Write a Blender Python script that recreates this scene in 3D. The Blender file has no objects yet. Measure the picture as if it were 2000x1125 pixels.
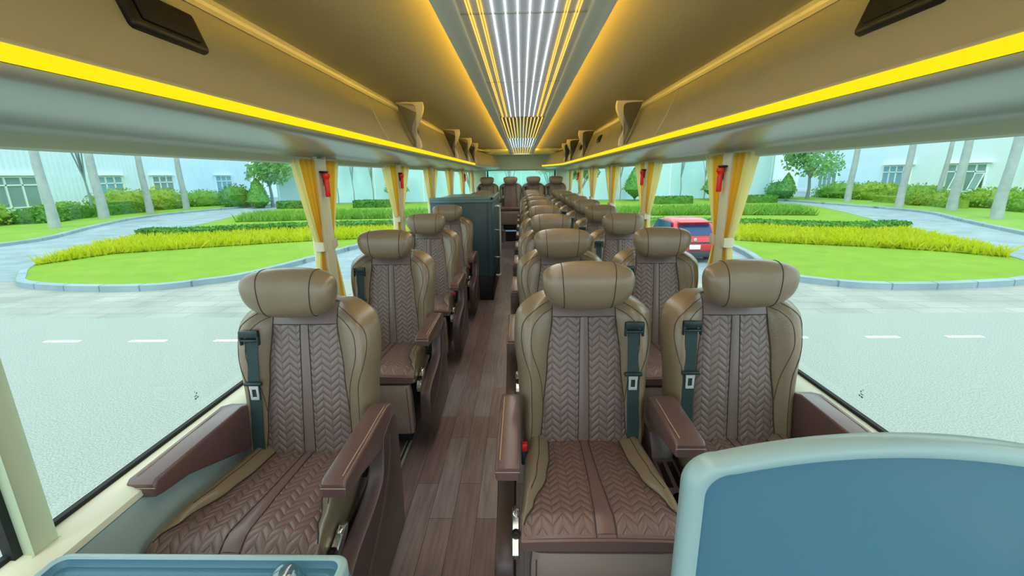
import bpy, bmesh, math, random
from mathutils import Vector, Matrix
from mathutils.geometry import tessellate_polygon

random.seed(7)
SC = bpy.context.scene
COL = SC.collection
PI = math.pi
GZ = -1.2          # street level below the coach floor


# ------------------------------------------------------------------ helpers
def lin(c):
    return tuple((v / 12.92 if v <= .04045 else ((v + .055) / 1.055) ** 2.4) for v in (x / 255. for x in c))


def sstep(a, b, x):
    t = max(0., min(1., (x - a) / (b - a)))
    return t * t * (3 - 2 * t)


def lerp(a, b, t):
    return a + (b - a) * t


def interp(pts, x):
    if x <= pts[0][0]:
        return pts[0][1]
    for (a, va), (b, vb) in zip(pts, pts[1:]):
        if x <= b:
            t = (x - a) / (b - a)
            t = t * t * (3 - 2 * t)
            return va + (vb - va) * t
    return pts[-1][1]


def spline(pts, n=8, closed=False):
    P = [Vector(p) for p in pts]
    N = len(P)
    out = []
    rng = range(N if closed else N - 1)
    for i in rng:
        if closed:
            p0, p1, p2, p3 = P[(i - 1) % N], P[i], P[(i + 1) % N], P[(i + 2) % N]
        else:
            p0, p1, p2, p3 = P[max(0, i - 1)], P[i], P[i + 1], P[min(N - 1, i + 2)]
        for k in range(n):
            t = k / n
            out.append(.5 * ((2 * p1) + (p2 - p0) * t + (2 * p0 - 5 * p1 + 4 * p2 - p3) * t * t
                             + (3 * p1 - p0 - 3 * p2 + p3) * t ** 3))
    if not closed:
        out.append(P[-1].copy())
    return out


class MB:
    """collects geometry for one mesh"""

    def __init__(self):
        self.v, self.f, self.m, self.uv = [], [], [], []

    def add(self, verts, faces, mat=0, uvs=None):
        o = len(self.v)
        self.v += [tuple(p) for p in verts]
        for f in faces:
            self.f.append(tuple(i + o for i in f))
            self.m.append(mat)
            self.uv.append([uvs[i] for i in f] if uvs else [(self.v[i + o][0], self.v[i + o][2]) for i in f])
        return self

    def grid(self, fn, nu, nv, mat=0, uvfn=None, wrap=False):
        vs, uv = [], []
        for j in range(nv + 1):
            for i in range(nu + (0 if wrap else 1)):
                vs.append(fn(i / nu, j / nv))
                uv.append(uvfn(i / nu, j / nv) if uvfn else (i / nu, j / nv))
        W = nu if wrap else nu + 1
        fs = []
        for j in range(nv):
            for i in range(nu):
                a, b = j * W + i, j * W + (i + 1) % W
                fs.append((a, b, b + W, a + W))
        return self.add(vs, fs, mat, uv)

    def rings(self, rs, mat=0, cap=True, closed=True):
        n = len(rs[0])
        vs = [p for r in rs for p in r]
        fs = []
        for j in range(len(rs) - 1):
            for i in range(n if closed else n - 1):
                a, b = j * n + i, j * n + (i + 1) % n
                fs.append((a, b, b + n, a + n))
        if cap:
            fs.append(tuple(range(n))[::-1])
            fs.append(tuple(range((len(rs) - 1) * n, len(rs) * n)))
        return self.add(vs, fs, mat)

    def box(self, x0, x1, y0, y1, z0, z1, mat=0, bev=0., seg=2, rot=None, piv=None):
        bm = bmesh.new()
        bmesh.ops.create_cube(bm, size=1)
        for v in bm.verts:
            v.co = Vector((lerp(x0, x1, v.co.x + .5), lerp(y0, y1, v.co.y + .5), lerp(z0, z1, v.co.z + .5)))
        if bev > 0:
            bmesh.ops.bevel(bm, geom=bm.edges[:], offset=bev, segments=seg, profile=.5, affect='EDGES')
        return self.from_bm(bm, mat, rot, piv)

    def from_bm(self, bm, mat=0, rot=None, piv=None):
        bm.verts.ensure_lookup_table()
        for i, v in enumerate(bm.verts):
            v.index = i
        vs = [v.co.copy() for v in bm.verts]
        if rot is not None:
            piv = Vector(piv or (0, 0, 0))
            vs = [piv + rot @ (v - piv) for v in vs]
        fs = [tuple(v.index for v in f.verts) for f in bm.faces]
        bm.free()
        return self.add(vs, fs, mat)

    def prism(self, poly, axis, a, b, mat=0, bev=0., seg=2):
        """poly: 2-D outline; axis 'x': (y,z) outline, 'y': (x,z), 'z': (x,y)"""
        def P(p, t):
            return {'x': (t, p[0], p[1]), 'y': (p[0], t, p[1]), 'z': (p[0], p[1], t)}[axis]
        bm = bmesh.new()
        lo = [bm.verts.new(P(p, a)) for p in poly]
        hi = [bm.verts.new(P(p, b)) for p in poly]
        bm.faces.new(lo)
        bm.faces.new(hi[::-1])
        n = len(poly)
        for i in range(n):
            bm.faces.new((lo[i], lo[(i + 1) % n], hi[(i + 1) % n], hi[i]))
        bmesh.ops.recalc_face_normals(bm, faces=bm.faces[:])
        if bev > 0:
            es = [e for e in bm.edges if (e.verts[0] in lo) == (e.verts[1] in lo)]
            bmesh.ops.bevel(bm, geom=es, offset=bev, segments=seg, profile=.5, affect='EDGES')
        return self.from_bm(bm, mat)

    def tube(self, path, r, n=6, mat=0, cap=True, flat=None):
        P = [Vector(p) for p in path]
        rs = []
        up0 = None
        for i, p in enumerate(P):
            t = (P[min(i + 1, len(P) - 1)] - P[max(i - 1, 0)])
            if t.length < 1e-9:
                t = Vector((0, 0, 1))
            t.normalize()
            if up0 is None:
                ref = Vector((0, 0, 1)) if abs(t.z) < .9 else Vector((1, 0, 0))
                up0 = (ref - t * ref.dot(t)).normalized()
            else:
                up0 = (up0 - t * up0.dot(t))
                up0 = up0.normalized() if up0.length > 1e-6 else Vector((1, 0, 0))
            sd = t.cross(up0)
            rr = r(i / (len(P) - 1)) if callable(r) else r
            rs.append([p + (up0 * math.cos(2 * PI * k / n) + sd * math.sin(2 * PI * k / n)) * rr for k in range(n)])
        return self.rings(rs, mat, cap)

    def lathe(self, prof, n=20, c=(0, 0, 0), mat=0, axis='z', cap=True):
        rs = []
        for r, h in prof:
            ring = []
            for k in range(n):
                a = 2 * PI * k / n
                x, y = r * math.cos(a), r * math.sin(a)
                p = {'z': (x, y, h), 'y': (x, h, y), 'x': (h, x, y)}[axis]
                ring.append((p[0] + c[0], p[1] + c[1], p[2] + c[2]))
            rs.append(ring)
        return self.rings(rs, mat, cap)

    def poly(self, pts, mat=0):
        P = [Vector(p) for p in pts]
        tr = tessellate_polygon([P])
        return self.add(P, [tuple(t) for t in tr], mat)

    def xform(self, M):
        self.v = [tuple(M @ Vector(p)) for p in self.v]
        return self

    def build(self, name, mats, parent=None, smooth=True, angle=40, fix=True):
        me = bpy.data.meshes.new(name)
        me.from_pydata(self.v, [], self.f)
        if not isinstance(mats, (list, tuple)):
            mats = [mats]
        for m in mats:
            me.materials.append(m)
        uvl = me.uv_layers.new(name='UVMap')
        li = 0
        for p, mi, uv in zip(me.polygons, self.m, self.uv):
            p.material_index = mi
            for k in range(len(uv)):
                uvl.data[li].uv = uv[k]
                li += 1
        if fix:
            bm = bmesh.new()
            bm.from_mesh(me)
            bmesh.ops.recalc_face_normals(bm, faces=bm.faces[:])
            bm.to_mesh(me)
            bm.free()
        if smooth:
            me.polygons.foreach_set('use_smooth', [True] * len(me.polygons))
            me.set_sharp_from_angle(angle=math.radians(angle))
        me.update()
        o = bpy.data.objects.new(name, me)
        COL.objects.link(o)
        if parent is not None:
            o.parent = parent
        return o


def tag(o, label=None, cat=None, group=None, kind=None):
    if label:
        o['label'] = label
    if cat:
        o['category'] = cat
    if group:
        o['group'] = group
    if kind:
        o['kind'] = kind
    return o


def empty(name, loc=(0, 0, 0), rz=0.):
    o = bpy.data.objects.new(name, None)
    o.empty_display_size = .1
    COL.objects.link(o)
    o.location = loc
    o.rotation_euler = (0, 0, rz)
    return o


def copy_tree(o, parent=None):
    c = o.copy()
    COL.objects.link(c)
    if parent is not None:
        c.parent = parent
    for ch in list(o.children):
        copy_tree(ch, c)
    return c


def cut(o, cutters):
    """apply boolean differences to o's mesh"""
    for mb in cutters:
        k = mb.build('cutter', [o.data.materials[0]])
        md = o.modifiers.new('b', 'BOOLEAN')
        md.operation = 'DIFFERENCE'
        md.object = k
        md.solver = 'EXACT'
        bpy.context.view_layer.update()
        ev = o.evaluated_get(bpy.context.evaluated_depsgraph_get())
        me = bpy.data.meshes.new_from_object(ev)
        o.modifiers.clear()
        o.data = me
        bpy.data.objects.remove(k)
    o.data.polygons.foreach_set('use_smooth', [True] * len(o.data.polygons))
    o.data.set_sharp_from_angle(angle=math.radians(35))
    return o


# ------------------------------------------------------------------ materials
class NT:
    def __init__(self, name):
        self.mat = bpy.data.materials.new(name)
        self.mat.use_nodes = True
        self.t = self.mat.node_tree
        self.t.nodes.clear()
        self.out = self.n('ShaderNodeOutputMaterial')

    def n(self, kind, **kw):
        nd = self.t.nodes.new(kind)
        for k, v in kw.items():
            if k in nd.inputs and not hasattr(nd, k):
                nd.inputs[k].default_value = v
            else:
                setattr(nd, k, v)
        return nd

    def l(self, a, b):
        self.t.links.new(a, b)

    def math(self, op, a, b=None, c=None):
        nd = self.n('ShaderNodeMath', operation=op)
        for i, x in enumerate((a, b, c)):
            if x is None:
                continue
            if isinstance(x, (int, float)):
                nd.inputs[i].default_value = x
            else:
                self.l(x, nd.inputs[i])
        return nd.outputs[0]


def mat(name, rgb, rough=.5, metal=0., bump=0., bscale=60., vary=0., vscale=4., spec=.5, coat=0., trans=0.,
        rgb2=None, coords='Object', stretch=None):
    N = NT(name)
    b = N.n('ShaderNodeBsdfPrincipled')
    c = lin(rgb) + (1,)
    b.inputs['Base Color'].default_value = c
    b.inputs['Roughness'].default_value = rough
    b.inputs['Metallic'].default_value = metal
    b.inputs['Specular IOR Level'].default_value = spec
    b.inputs['Coat Weight'].default_value = coat
    b.inputs['Coat Roughness'].default_value = .2 if coat < .55 else .05
    tc = N.n('ShaderNodeTexCoord')
    co = tc.outputs[coords]
    if stretch:
        mp = N.n('ShaderNodeMapping')
        mp.inputs['Scale'].default_value = stretch
        N.l(co, mp.inputs['Vector'])
        co = mp.outputs['Vector']
    if vary > 0 or rgb2:
        nz = N.n('ShaderNodeTexNoise')
        nz.inputs['Scale'].default_value = vscale
        nz.inputs['Detail'].default_value = 4
        N.l(co, nz.inputs['Vector'])
        rp = N.n('ShaderNodeValToRGB')
        rp.color_ramp.elements[0].position = .3
        rp.color_ramp.elements[1].position = .7
        if rgb2:
            rp.color_ramp.elements[0].color = c
            rp.color_ramp.elements[1].color = lin(rgb2) + (1,)
        else:
            rp.color_ramp.elements[0].color = tuple(x * (1 - vary) for x in c[:3]) + (1,)
            rp.color_ramp.elements[1].color = tuple(min(1, x * (1 + vary)) for x in c[:3]) + (1,)
        N.l(nz.outputs['Fac'], rp.inputs['Fac'])
        N.l(rp.outputs['Color'], b.inputs['Base Color'])
    if bump > 0:
        nz2 = N.n('ShaderNodeTexNoise')
        nz2.inputs['Scale'].default_value = bscale
        nz2.inputs['Detail'].default_value = 3
        N.l(co, nz2.inputs['Vector'])
        bp = N.n('ShaderNodeBump')
        bp.inputs['Strength'].default_value = bump
        bp.inputs['Distance'].default_value = .01
        N.l(nz2.outputs['Fac'], bp.inputs['Height'])
        N.l(bp.outputs['Normal'], b.inputs['Normal'])
    sh = b.outputs[0]
    if trans > 0:
        tr = N.n('ShaderNodeBsdfTranslucent')
        tr.inputs['Color'].default_value = c
        mx = N.n('ShaderNodeMixShader')
        mx.inputs[0].default_value = trans
        N.l(sh, mx.inputs[1])
        N.l(tr.outputs[0], mx.inputs[2])
        sh = mx.outputs[0]
    N.l(sh, N.out.inputs['Surface'])
    return N.mat


def emis(name, rgb_lin, strength):
    N = NT(name)
    e = N.n('ShaderNodeEmission')
    e.inputs['Color'].default_value = tuple(rgb_lin) + (1,)
    e.inputs['Strength'].default_value = strength
    N.l(e.outputs[0], N.out.inputs['Surface'])
    return N.mat


def quilt_mat(name, rgb):
    """leather stitched in chevrons; UV is in metres"""
    N = NT(name)
    b = N.n('ShaderNodeBsdfPrincipled')
    b.inputs['Roughness'].default_value = .38
    b.inputs['Coat Weight'].default_value = .35
    b.inputs['Coat Roughness'].default_value = .25
    tc = N.n('ShaderNodeTexCoord')
    sp = N.n('ShaderNodeSeparateXYZ')
    N.l(tc.outputs['UV'], sp.inputs[0])
    u, v = sp.outputs[0], sp.outputs[1]
    tri = N.math('PINGPONG', u, .030)                     # zig-zag
    w = N.math('ADD', v, N.math('MULTIPLY', tri, 1.0))
    s = N.math('ABSOLUTE', N.math('SINE', N.math('MULTIPLY', w, PI / .031)))
    h = N.math('POWER', s, .55)
    cr = N.math('ABSOLUTE', N.math('SINE', N.math('MULTIPLY', u, PI / .030)))
    h2 = N.math('MULTIPLY', h, N.math('POWER', cr, .18))
    bp = N.n('ShaderNodeBump')
    bp.inputs['Strength'].default_value = .9
    bp.inputs['Distance'].default_value = .005
    N.l(h2, bp.inputs['Height'])
    N.l(bp.outputs['Normal'], b.inputs['Normal'])
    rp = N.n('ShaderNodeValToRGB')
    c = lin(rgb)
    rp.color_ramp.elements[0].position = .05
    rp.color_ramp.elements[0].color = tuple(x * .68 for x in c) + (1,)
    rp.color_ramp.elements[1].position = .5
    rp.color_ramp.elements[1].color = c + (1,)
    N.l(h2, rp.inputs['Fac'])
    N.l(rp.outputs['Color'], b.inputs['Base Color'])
    N.l(b.outputs[0], N.out.inputs['Surface'])
    return N.mat


def glass_mat(name, tint, gloss=.06, haze=0.):
    N = NT(name)
    t = N.n('ShaderNodeBsdfTransparent')
    t.inputs['Color'].default_value = tuple(tint) + (1,)
    g = N.n('ShaderNodeBsdfGlossy')
    g.inputs['Roughness'].default_value = .02
    m = N.n('ShaderNodeMixShader')
    m.inputs[0].default_value = gloss
    N.l(t.outputs[0], m.inputs[1])
    N.l(g.outputs[0], m.inputs[2])
    o = m.outputs[0]
    if haze:
        d = N.n('ShaderNodeBsdfTranslucent')
        d.inputs['Color'].default_value = (.9, .95, .93, 1)
        m2 = N.n('ShaderNodeMixShader')
        m2.inputs[0].default_value = haze
        N.l(o, m2.inputs[1])
        N.l(d.outputs[0], m2.inputs[2])
        o = m2.outputs[0]
    N.l(o, N.out.inputs['Surface'])
    return N.mat


def plank_mat(name):
    N = NT(name)
    b = N.n('ShaderNodeBsdfPrincipled')
    b.inputs['Roughness'].default_value = .3
    tc = N.n('ShaderNodeTexCoord')
    sp = N.n('ShaderNodeSeparateXYZ')
    N.l(tc.outputs['Object'], sp.inputs[0])
    cb = N.n('ShaderNodeCombineXYZ')
    N.l(sp.outputs[1], cb.inputs[0])
    N.l(sp.outputs[0], cb.inputs[1])
    br = N.n('ShaderNodeTexBrick')
    br.inputs['Scale'].default_value = 1.
    br.inputs['Brick Width'].default_value = .62
    br.inputs['Row Height'].default_value = .105
    br.inputs['Mortar Size'].default_value = .0012
    br.inputs['Bias'].default_value = -.1
    br.offset = .37
    br.inputs['Color1'].default_value = lin((142, 132, 136)) + (1,)
    br.inputs['Color2'].default_value = lin((124, 100, 100)) + (1,)
    br.inputs['Mortar'].default_value = lin((58, 46, 48)) + (1,)
    N.l(cb.outputs[0], br.inputs['Vector'])
    mp = N.n('ShaderNodeMapping')
    mp.inputs['Scale'].default_value = (1.4, 18, 1)
    N.l(cb.outputs[0], mp.inputs['Vector'])
    nz = N.n('ShaderNodeTexNoise')
    nz.inputs['Scale'].default_value = 3.
    nz.inputs['Detail'].default_value = 6
    N.l(mp.outputs['Vector'], nz.inputs['Vector'])
    rp = N.n('ShaderNodeValToRGB')
    rp.color_ramp.elements[0].position = .3
    rp.color_ramp.elements[0].color = (.55, .53, .56, 1)
    rp.color_ramp.elements[1].position = .7
    rp.color_ramp.elements[1].color = (1.15, 1.1, 1.1, 1)
    N.l(nz.outputs['Fac'], rp.inputs['Fac'])
    mx = N.n('ShaderNodeMix', data_type='RGBA', blend_type='MULTIPLY')
    mx.inputs[0].default_value = .75
    N.l(br.outputs['Color'], mx.inputs[6])
    N.l(rp.outputs['Color'], mx.inputs[7])
    N.l(mx.outputs[2], b.inputs['Base Color'])
    N.l(b.outputs[0], N.out.inputs['Surface'])
    return N.mat


def paver_mat(name, c1, c2, cm, w, h, mortar=.012, rough=.8):
    N = NT(name)
    b = N.n('ShaderNodeBsdfPrincipled')
    b.inputs['Roughness'].default_value = rough
    tc = N.n('ShaderNodeTexCoord')
    br = N.n('ShaderNodeTexBrick')
    br.inputs['Scale'].default_value = 1.
    br.inputs['Brick Width'].default_value = w
    br.inputs['Row Height'].default_value = h
    br.inputs['Mortar Size'].default_value = mortar
    br.inputs['Color1'].default_value = lin(c1) + (1,)
    br.inputs['Color2'].default_value = lin(c2) + (1,)
    br.inputs['Mortar'].default_value = lin(cm) + (1,)
    N.l(tc.outputs['Object'], br.inputs['Vector'])
    nz = N.n('ShaderNodeTexNoise')
    nz.inputs['Scale'].default_value = .9
    nz.inputs['Detail'].default_value = 8
    N.l(tc.outputs['Object'], nz.inputs['Vector'])
    rp = N.n('ShaderNodeValToRGB')
    rp.color_ramp.elements[0].position = .3
    rp.color_ramp.elements[0].color = (.74, .76, .77, 1)
    rp.color_ramp.elements[1].position = .65
    rp.color_ramp.elements[1].color = (1, 1, 1, 1)
    N.l(nz.outputs['Fac'], rp.inputs['Fac'])
    mx = N.n('ShaderNodeMix', data_type='RGBA', blend_type='MULTIPLY')
    mx.inputs[0].default_value = 1
    N.l(br.outputs['Color'], mx.inputs[6])
    N.l(rp.outputs['Color'], mx.inputs[7])
    N.l(mx.outputs[2], b.inputs['Base Color'])
    N.l(b.outputs[0], N.out.inputs['Surface'])
    return N.mat


M = {}
M['tan'] = mat('tan_leather', (134, 117, 95), .36, coat=.5, bump=.12, bscale=160)
M['mauve'] = mat('mauve_leather', (118, 101, 97), .38, coat=.35, bump=.1, bscale=160)
M['quilt'] = quilt_mat('quilted_leather', (126, 108, 104))
M['quilt2'] = quilt_mat('quilted_leather_seat', (124, 96, 90))
M['mauve2'] = mat('seat_leather', (116, 88, 84), .38, coat=.35, bump=.1, bscale=160)
M['legrest'] = mat('leg_rest_leather', (152, 134, 124), .36, coat=.5, bump=.1, bscale=160)
M['arm'] = mat('armrest_leather', (102, 74, 72), .36, coat=.5, bump=.1, bscale=160)
M['thread'] = mat('thread', (62, 50, 46), .8)
M['pale_thread'] = mat('pale_thread', (190, 165, 140), .7)
M['shell'] = mat('brown_plastic', (80, 64, 63), .38, bump=.04, bscale=200)
M['shell_dark'] = mat('dark_plastic', (42, 38, 40), .45)
M['belt'] = mat('belt_webbing', (38, 62, 64), .65, bump=.25, bscale=400)
M['belt_plastic'] = mat('belt_plastic', (34, 52, 56), .35)
M['steel'] = mat('brushed_steel', (205, 208, 208), .25, metal=1.)
M['tongue'] = mat('bright_tongue_steel', (225, 230, 230), .35, metal=.5)
M['chrome'] = mat('chrome', (225, 228, 230), .12, metal=1.)
M['red'] = mat('red_plastic', (215, 30, 30), .35)
M['torch'] = mat('torch_red', (235, 38, 28), .3)
M['black'] = mat('black_plastic', (14, 14, 14), .45)
M['blackgloss'] = mat('black_mesh', (6, 6, 6), .7)
M['rubber'] = mat('rubber', (22, 26, 26), .7)
M['cream'] = mat('cream_panel', (230, 230, 208), .45)
M['pillar'] = mat('pillar_panel', (216, 220, 194), .45)
M['greywall'] = mat('grey_side_lining', (178, 202, 204), .5, bump=.05, bscale=300)
M['sage'] = mat('sage_panel', (186, 200, 172), .5)
M['rackpanel'] = mat('rack_panel', (164, 162, 138), .5)
M['rackunder'] = mat('rack_underside', (176, 182, 174), .3, metal=.45)
M['ceil'] = mat('ceiling_lining', (176, 168, 132), .6, bump=.05, bscale=200)
M['trimgrey'] = mat('grey_trim', (214, 214, 198), .42)
M['alu'] = mat('aluminium', (170, 168, 156), .4, metal=.2)
M['bracket'] = mat('beige_bracket', (222, 214, 184), .4)
M['teal'] = mat('blue_grey_plastic', (76, 124, 146), .36, bump=.03, bscale=350)
M['teal_rim'] = mat('blue_grey_rim', (156, 186, 190), .3)
M['cab'] = mat('slate_blue_laminate', (58, 84, 94), .4)
M['cabtop'] = mat('slate_blue_top', (92, 120, 126), .35)
M['gold'] = mat('gold_curtain_cloth', (226, 176, 46), .8, trans=.42, bump=.15, bscale=300)
M['lining'] = mat('cream_curtain_lining', (232, 222, 150), .85, trans=.45)
M['tie'] = mat('curtain_tie_cloth', (214, 208, 180), .7)
M['floor'] = plank_mat('vinyl_planks')
M['glass'] = glass_mat('side_glass', (.94, .99, .96), .045)
M['rearglass'] = glass_mat('rear_glass', (.66, .92, .82), .06, haze=.12)
M['dome'] = glass_mat('dome_glass', (.88, .93, .93), .22)
M['led_y'] = emis('yellow_led', (1., .66, .008), 1.2)
M['led_cove'] = emis('amber_cove_led', (1., .56, .03), 60.)
M['led_w'] = emis('white_led', (.92, .97, 1.), 2.2)
M['led_a'] = emis('amber_led', (1., .60, .10), 1.35)
M['led_s'] = emis('step_led', (.3, .55, .8), .35)
M['panel_mirror'] = mat('grey_mirror_panel', (222, 226, 232), .3, metal=.05)
M['panel_bronze'] = mat('bronze_mirror_panel', (104, 78, 52), .22, metal=.5)
M['panel_ice'] = mat('ice_mirror_panel', (176, 204, 208), .25, metal=.3)

M['asphalt'] = mat('asphalt', (158, 166, 160), .85, vary=.32, vscale=60, bump=.5, bscale=300)
M['paver'] = paver_mat('pale_pavers', (168, 170, 162), (156, 162, 156), (138, 144, 140), .9, .45)
M['drive'] = paver_mat('grey_pavers', (152, 170, 178), (140, 160, 168), (126, 144, 154), .8, .4)
M['paint'] = mat('white_road_paint', (236, 236, 230), .7)
M['kerb'] = paver_mat('kerb_stone', (150, 172, 182), (142, 164, 175), (110, 130, 142), 1., 4., .02)
M['lawn'] = mat('lawn_grass', (112, 150, 16), .9, vscale=1.6, rgb2=(124, 160, 24), bump=.6, bscale=60)
M['lawn2'] = mat('far_lawn_grass', (112, 154, 32), .9, vscale=.6, rgb2=(126, 166, 42), bump=.6, bscale=40)
M['yellowleaf'] = mat('yellow_green_leaf', (188, 204, 26), .75, vscale=2.5, rgb2=(208, 206, 34), trans=.45)
M['hedgeleaf'] = mat('hedge_leaf', (66, 128, 44), .75, vscale=5, rgb2=(92, 156, 52), trans=.2)
M['limeleaf'] = mat('lime_leaf', (112, 168, 56), .75, vscale=3, rgb2=(140, 184, 76), trans=.4)
M['shrubleaf'] = mat('shrub_leaf', (104, 160, 46), .75, vscale=3, rgb2=(168, 186, 60), trans=.3)
M['treeleaf'] = mat('tree_leaf', (112, 174, 106), .75, vscale=2, rgb2=(164, 208, 126), trans=.5)
M['coneleaf'] = mat('topiary_leaf', (70, 142, 62), .75, vscale=4, rgb2=(110, 172, 70), trans=.2)
M['trunk'] = mat('palm_trunk_bark', (170, 178, 178), .9, vscale=3, rgb2=(150, 160, 164), bump=.5, bscale=25)
M['bark'] = mat('thin_bark', (126, 146, 144), .9, bump=.5, bscale=25)
M['bwall'] = mat('corrugated_cladding', (218, 238, 250), .6)
M['bwall2'] = mat('white_render', (224, 240, 248), .7)
M['bwall3'] = mat('pale_aqua_cladding', (186, 226, 240), .6)
M['bframe'] = mat('window_frame_white', (238, 244, 244), .5)
M['bpane'] = mat('dull_window_pane', (128, 158, 158), .15)
M['bpane2'] = mat('blue_window_pane', (120, 170, 190), .15)
M['car'] = mat('car_red_paint', (208, 44, 56), .25, coat=.6)
M['carglass'] = mat('car_glass', (38, 74, 120), .08)
M['carlow'] = mat('car_black_trim', (54, 60, 66), .6)
M['lamp_red'] = mat('tail_lamp_lens', (240, 60, 76), .2)
M['plate'] = mat('plate_white', (232, 238, 240), .5)
M['stamp'] = mat('glass_stamp_ink', (124, 134, 132), .8)


# ------------------------------------------------------------------ seats
def back_w(t):
    w = interp([(0, .238), (.25, .242), (.5, .25), (.72, .264), (.86, .264), (1, .262)], t)
    if t > .82:                                            # rounded shoulders
        k = (t - .82) / .18
        w *= .34 + .66 * math.sqrt(max(0., 1 - k ** 2.3))
    return w


def back_in(t):
    return interp([(0, .172), (.3, .155), (.6, .138), (.9, .118), (1, .112)], t)


def back_pt(x, t, off=0.):
    """point on the front of the backrest at lateral x (m), height parameter t"""
    w = back_w(t)
    hi = back_in(t)
    z = .40 + .63 * t
    yc = .01 + .105 * t + .02 * sstep(.85, 1, t)
    a = abs(x)
    d = .006 * (1 - (min(a, hi) / hi) ** 2)
    if a > hi:
        k = min(1., (a - hi) / max(.02, (min(w, .27) - hi)))
        amp = interp([(0, .02), (.3, .03), (.7, .05), (.9, .045), (1, .02)], t)
        d = amp * math.sin(PI * min(1, k) ** .8 * .62) - .075 * max(0., (k - .55) / .45) ** 2.2
    top = sstep(.93, 1., t)
    return Vector((x, yc - d - off + .03 * top * top, z))


def seam(mb, pts, r=.0013, mat_i=1):
    mb.tube(pts, r, 5, mat_i, True)


def split_xs(w, hi):
    k = [1 - (1 - i / 12) ** 1.3 for i in range(12)]
    a = [-w + (w - hi) * q for q in k]
    b = [-hi + 2 * hi * i / 18 for i in range(19)]
    return a + b + [-x for x in a[::-1]]


def make_backrest():
    mb = MB()
    T = [0, .03] + [.08 + .07 * i for i in range(11)] + [.86, .89, .92, .945, .965, .98, .99, 1.]
    n = 40
    rs = []
    for t in T:
        w = back_w(t)
        ring = []
        ring = [back_pt(x, t) for x in split_xs(w, min(back_in(t), w * .9))]
        e = ring[-1]
        c = Vector((0, back_pt(0, t).y, 0))
        th = .125 * (1 - .55 * sstep(.9, 1., t))
        for i in range(1, 18):
            a = PI * i / 18
            x = w * math.copysign(abs(math.cos(a)) ** .55, math.cos(a))
            y = lerp(e.y, c.y + th, min(1., math.sin(a) ** .6))
            ring.append(Vector((x, y, e.z)))
        rs.append(ring)
    mb.rings(rs, 0, True)
    # seams round the bolsters
    for sg in (-1, 1):
        for cps in (((.50, .02), (.48, .28), (.54, .5), (.72, .66), (.80, .78), (.72, .88), (.45, .945), (.04, .97)),
                    ((.03, .36), (.16, .47), (.36, .60), (.52, .72), (.50, .83), (.30, .895), (.02, .92))):
            seam(mb, [back_pt(sg * lerp(back_in(p.y), back_w(p.y), p.x), p.y, .0004) for p in spline([(q[0], q[1], 0) for q in cps], 8)], .0012)
        seam(mb, [back_pt(sg * (back_in(t) + .001), t, .001) for t in [.0 + .93 * i / 26 for i in range(27)]], .0019)
    return mb


def make_back_insert():
    mb = MB()
    def P(u, v):
        t = .005 + .868 * v
        return back_pt((2 * u - 1) * back_in(t), t, .003 * min(1, 12 * u, 12 * (1 - u)))
    for a, b, off, m in ((0, .5 - .065, 0, 0), (.5 + .065, 1, 0, 0)):
        mb.grid(lambda u, v: P(lerp(a, b, u), v), 10, 26, m,
                lambda u, v: (P(lerp(a, b, u), v).x * (1 if True else 1), .63 * v))
    mb.grid(lambda u, v: P(lerp(.435, .565, u), v) + Vector((0, -.003 * math.sin(PI * u), 0)), 4, 26, 1)
    mb.grid(lambda u, v: back_pt((2 * u - 1) * back_in(.92), .875 + .11 * v, .003), 12, 6, 1)
    for x in (.435, .565):
        seam(mb, [P(x, v / 26) + Vector((0, -.001, 0)) for v in range(27)], .0016, 2)
    seam(mb, [P(u / 14, 1) + Vector((0, -.001, 0)) for u in range(15)], .0016, 2)
    return mb


HR = (.16, .07, .088)


def head_pt(th, ph):
    def sp(c, e):
        return math.copysign(abs(c) ** e, c)
    ct, st = math.cos(th), math.sin(th)
    cp, s2 = math.cos(ph), math.sin(ph)
    # long axis is x : ph = latitude along x
    x = HR[0] * sp(s2, .78)
    r = sp(cp, .70)
    y = HR[1] * r * sp(ct, .85)
    z = HR[2] * r * sp(st, .82)
    x *= 1 + .07 * z / HR[2]
    y -= .03 * (x / HR[0]) ** 2
    z += .012 * (abs(x) / HR[0]) ** 3
    return Vector((x, y, z))


HC = Vector((0, .055, 1.082))


def make_headrest():
    mb = MB()
    n, k = 36, 30
    rs = [[HC + head_pt(2 * PI * i / n, -PI / 2 * .995 + PI * .995 * j / k) for i in range(n)] for j in range(k + 1)]
    mb.rings(rs, 0, True)
    for sx in (-.088, .088):
        ph = math.asin((abs(sx) / HR[0]) ** (1 / .78)) * (1 if sx > 0 else -1)
        ring = []
        for i in range(45):
            th = 2 * PI * i / 44
            ring.append(HC + head_pt(th, ph) * 1.004)
        seam(mb, ring, .0016, 1)
    for sx in (-.05, .05):
        mb.tube([(sx, .165, .96), (sx, .10, 1.06)], .006, 8, 2)
    return mb


def cush_in(t):
    """half width of the cushion insert; t=0 back, 1 front"""
    return interp([(0, .135), (.25, .138), (.5, .155), (.78, .20), (.95, .232), (1, .236)], t)


def cush_w(t):
    return interp([(0, .222), (.5, .232), (.9, .243), (1, .24)], t)


def cush_pt(x, t, off=0.):
    y = .03 - .49 * t
    z = .466 + .040 * t
    w = cush_w(t)
    hi = min(cush_in(t), w - .006)
    a = abs(x)
    z += .006 * (1 - min(1, a / hi) ** 2)
    if a > hi:
        k = min(1., (a - hi) / max(.012, (w - hi)))
        amp = .034 * (1 - sstep(.55, 1., t))
        z += amp * math.sin(PI * .62 * k ** .85) - .045 * max(0, (k - .5) / .5) ** 2.2
    f = sstep(.86, 1., t)
    z -= .030 * f * f + .004 * f
    y -= .012 * f
    return Vector((x, y, z + off))


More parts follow.
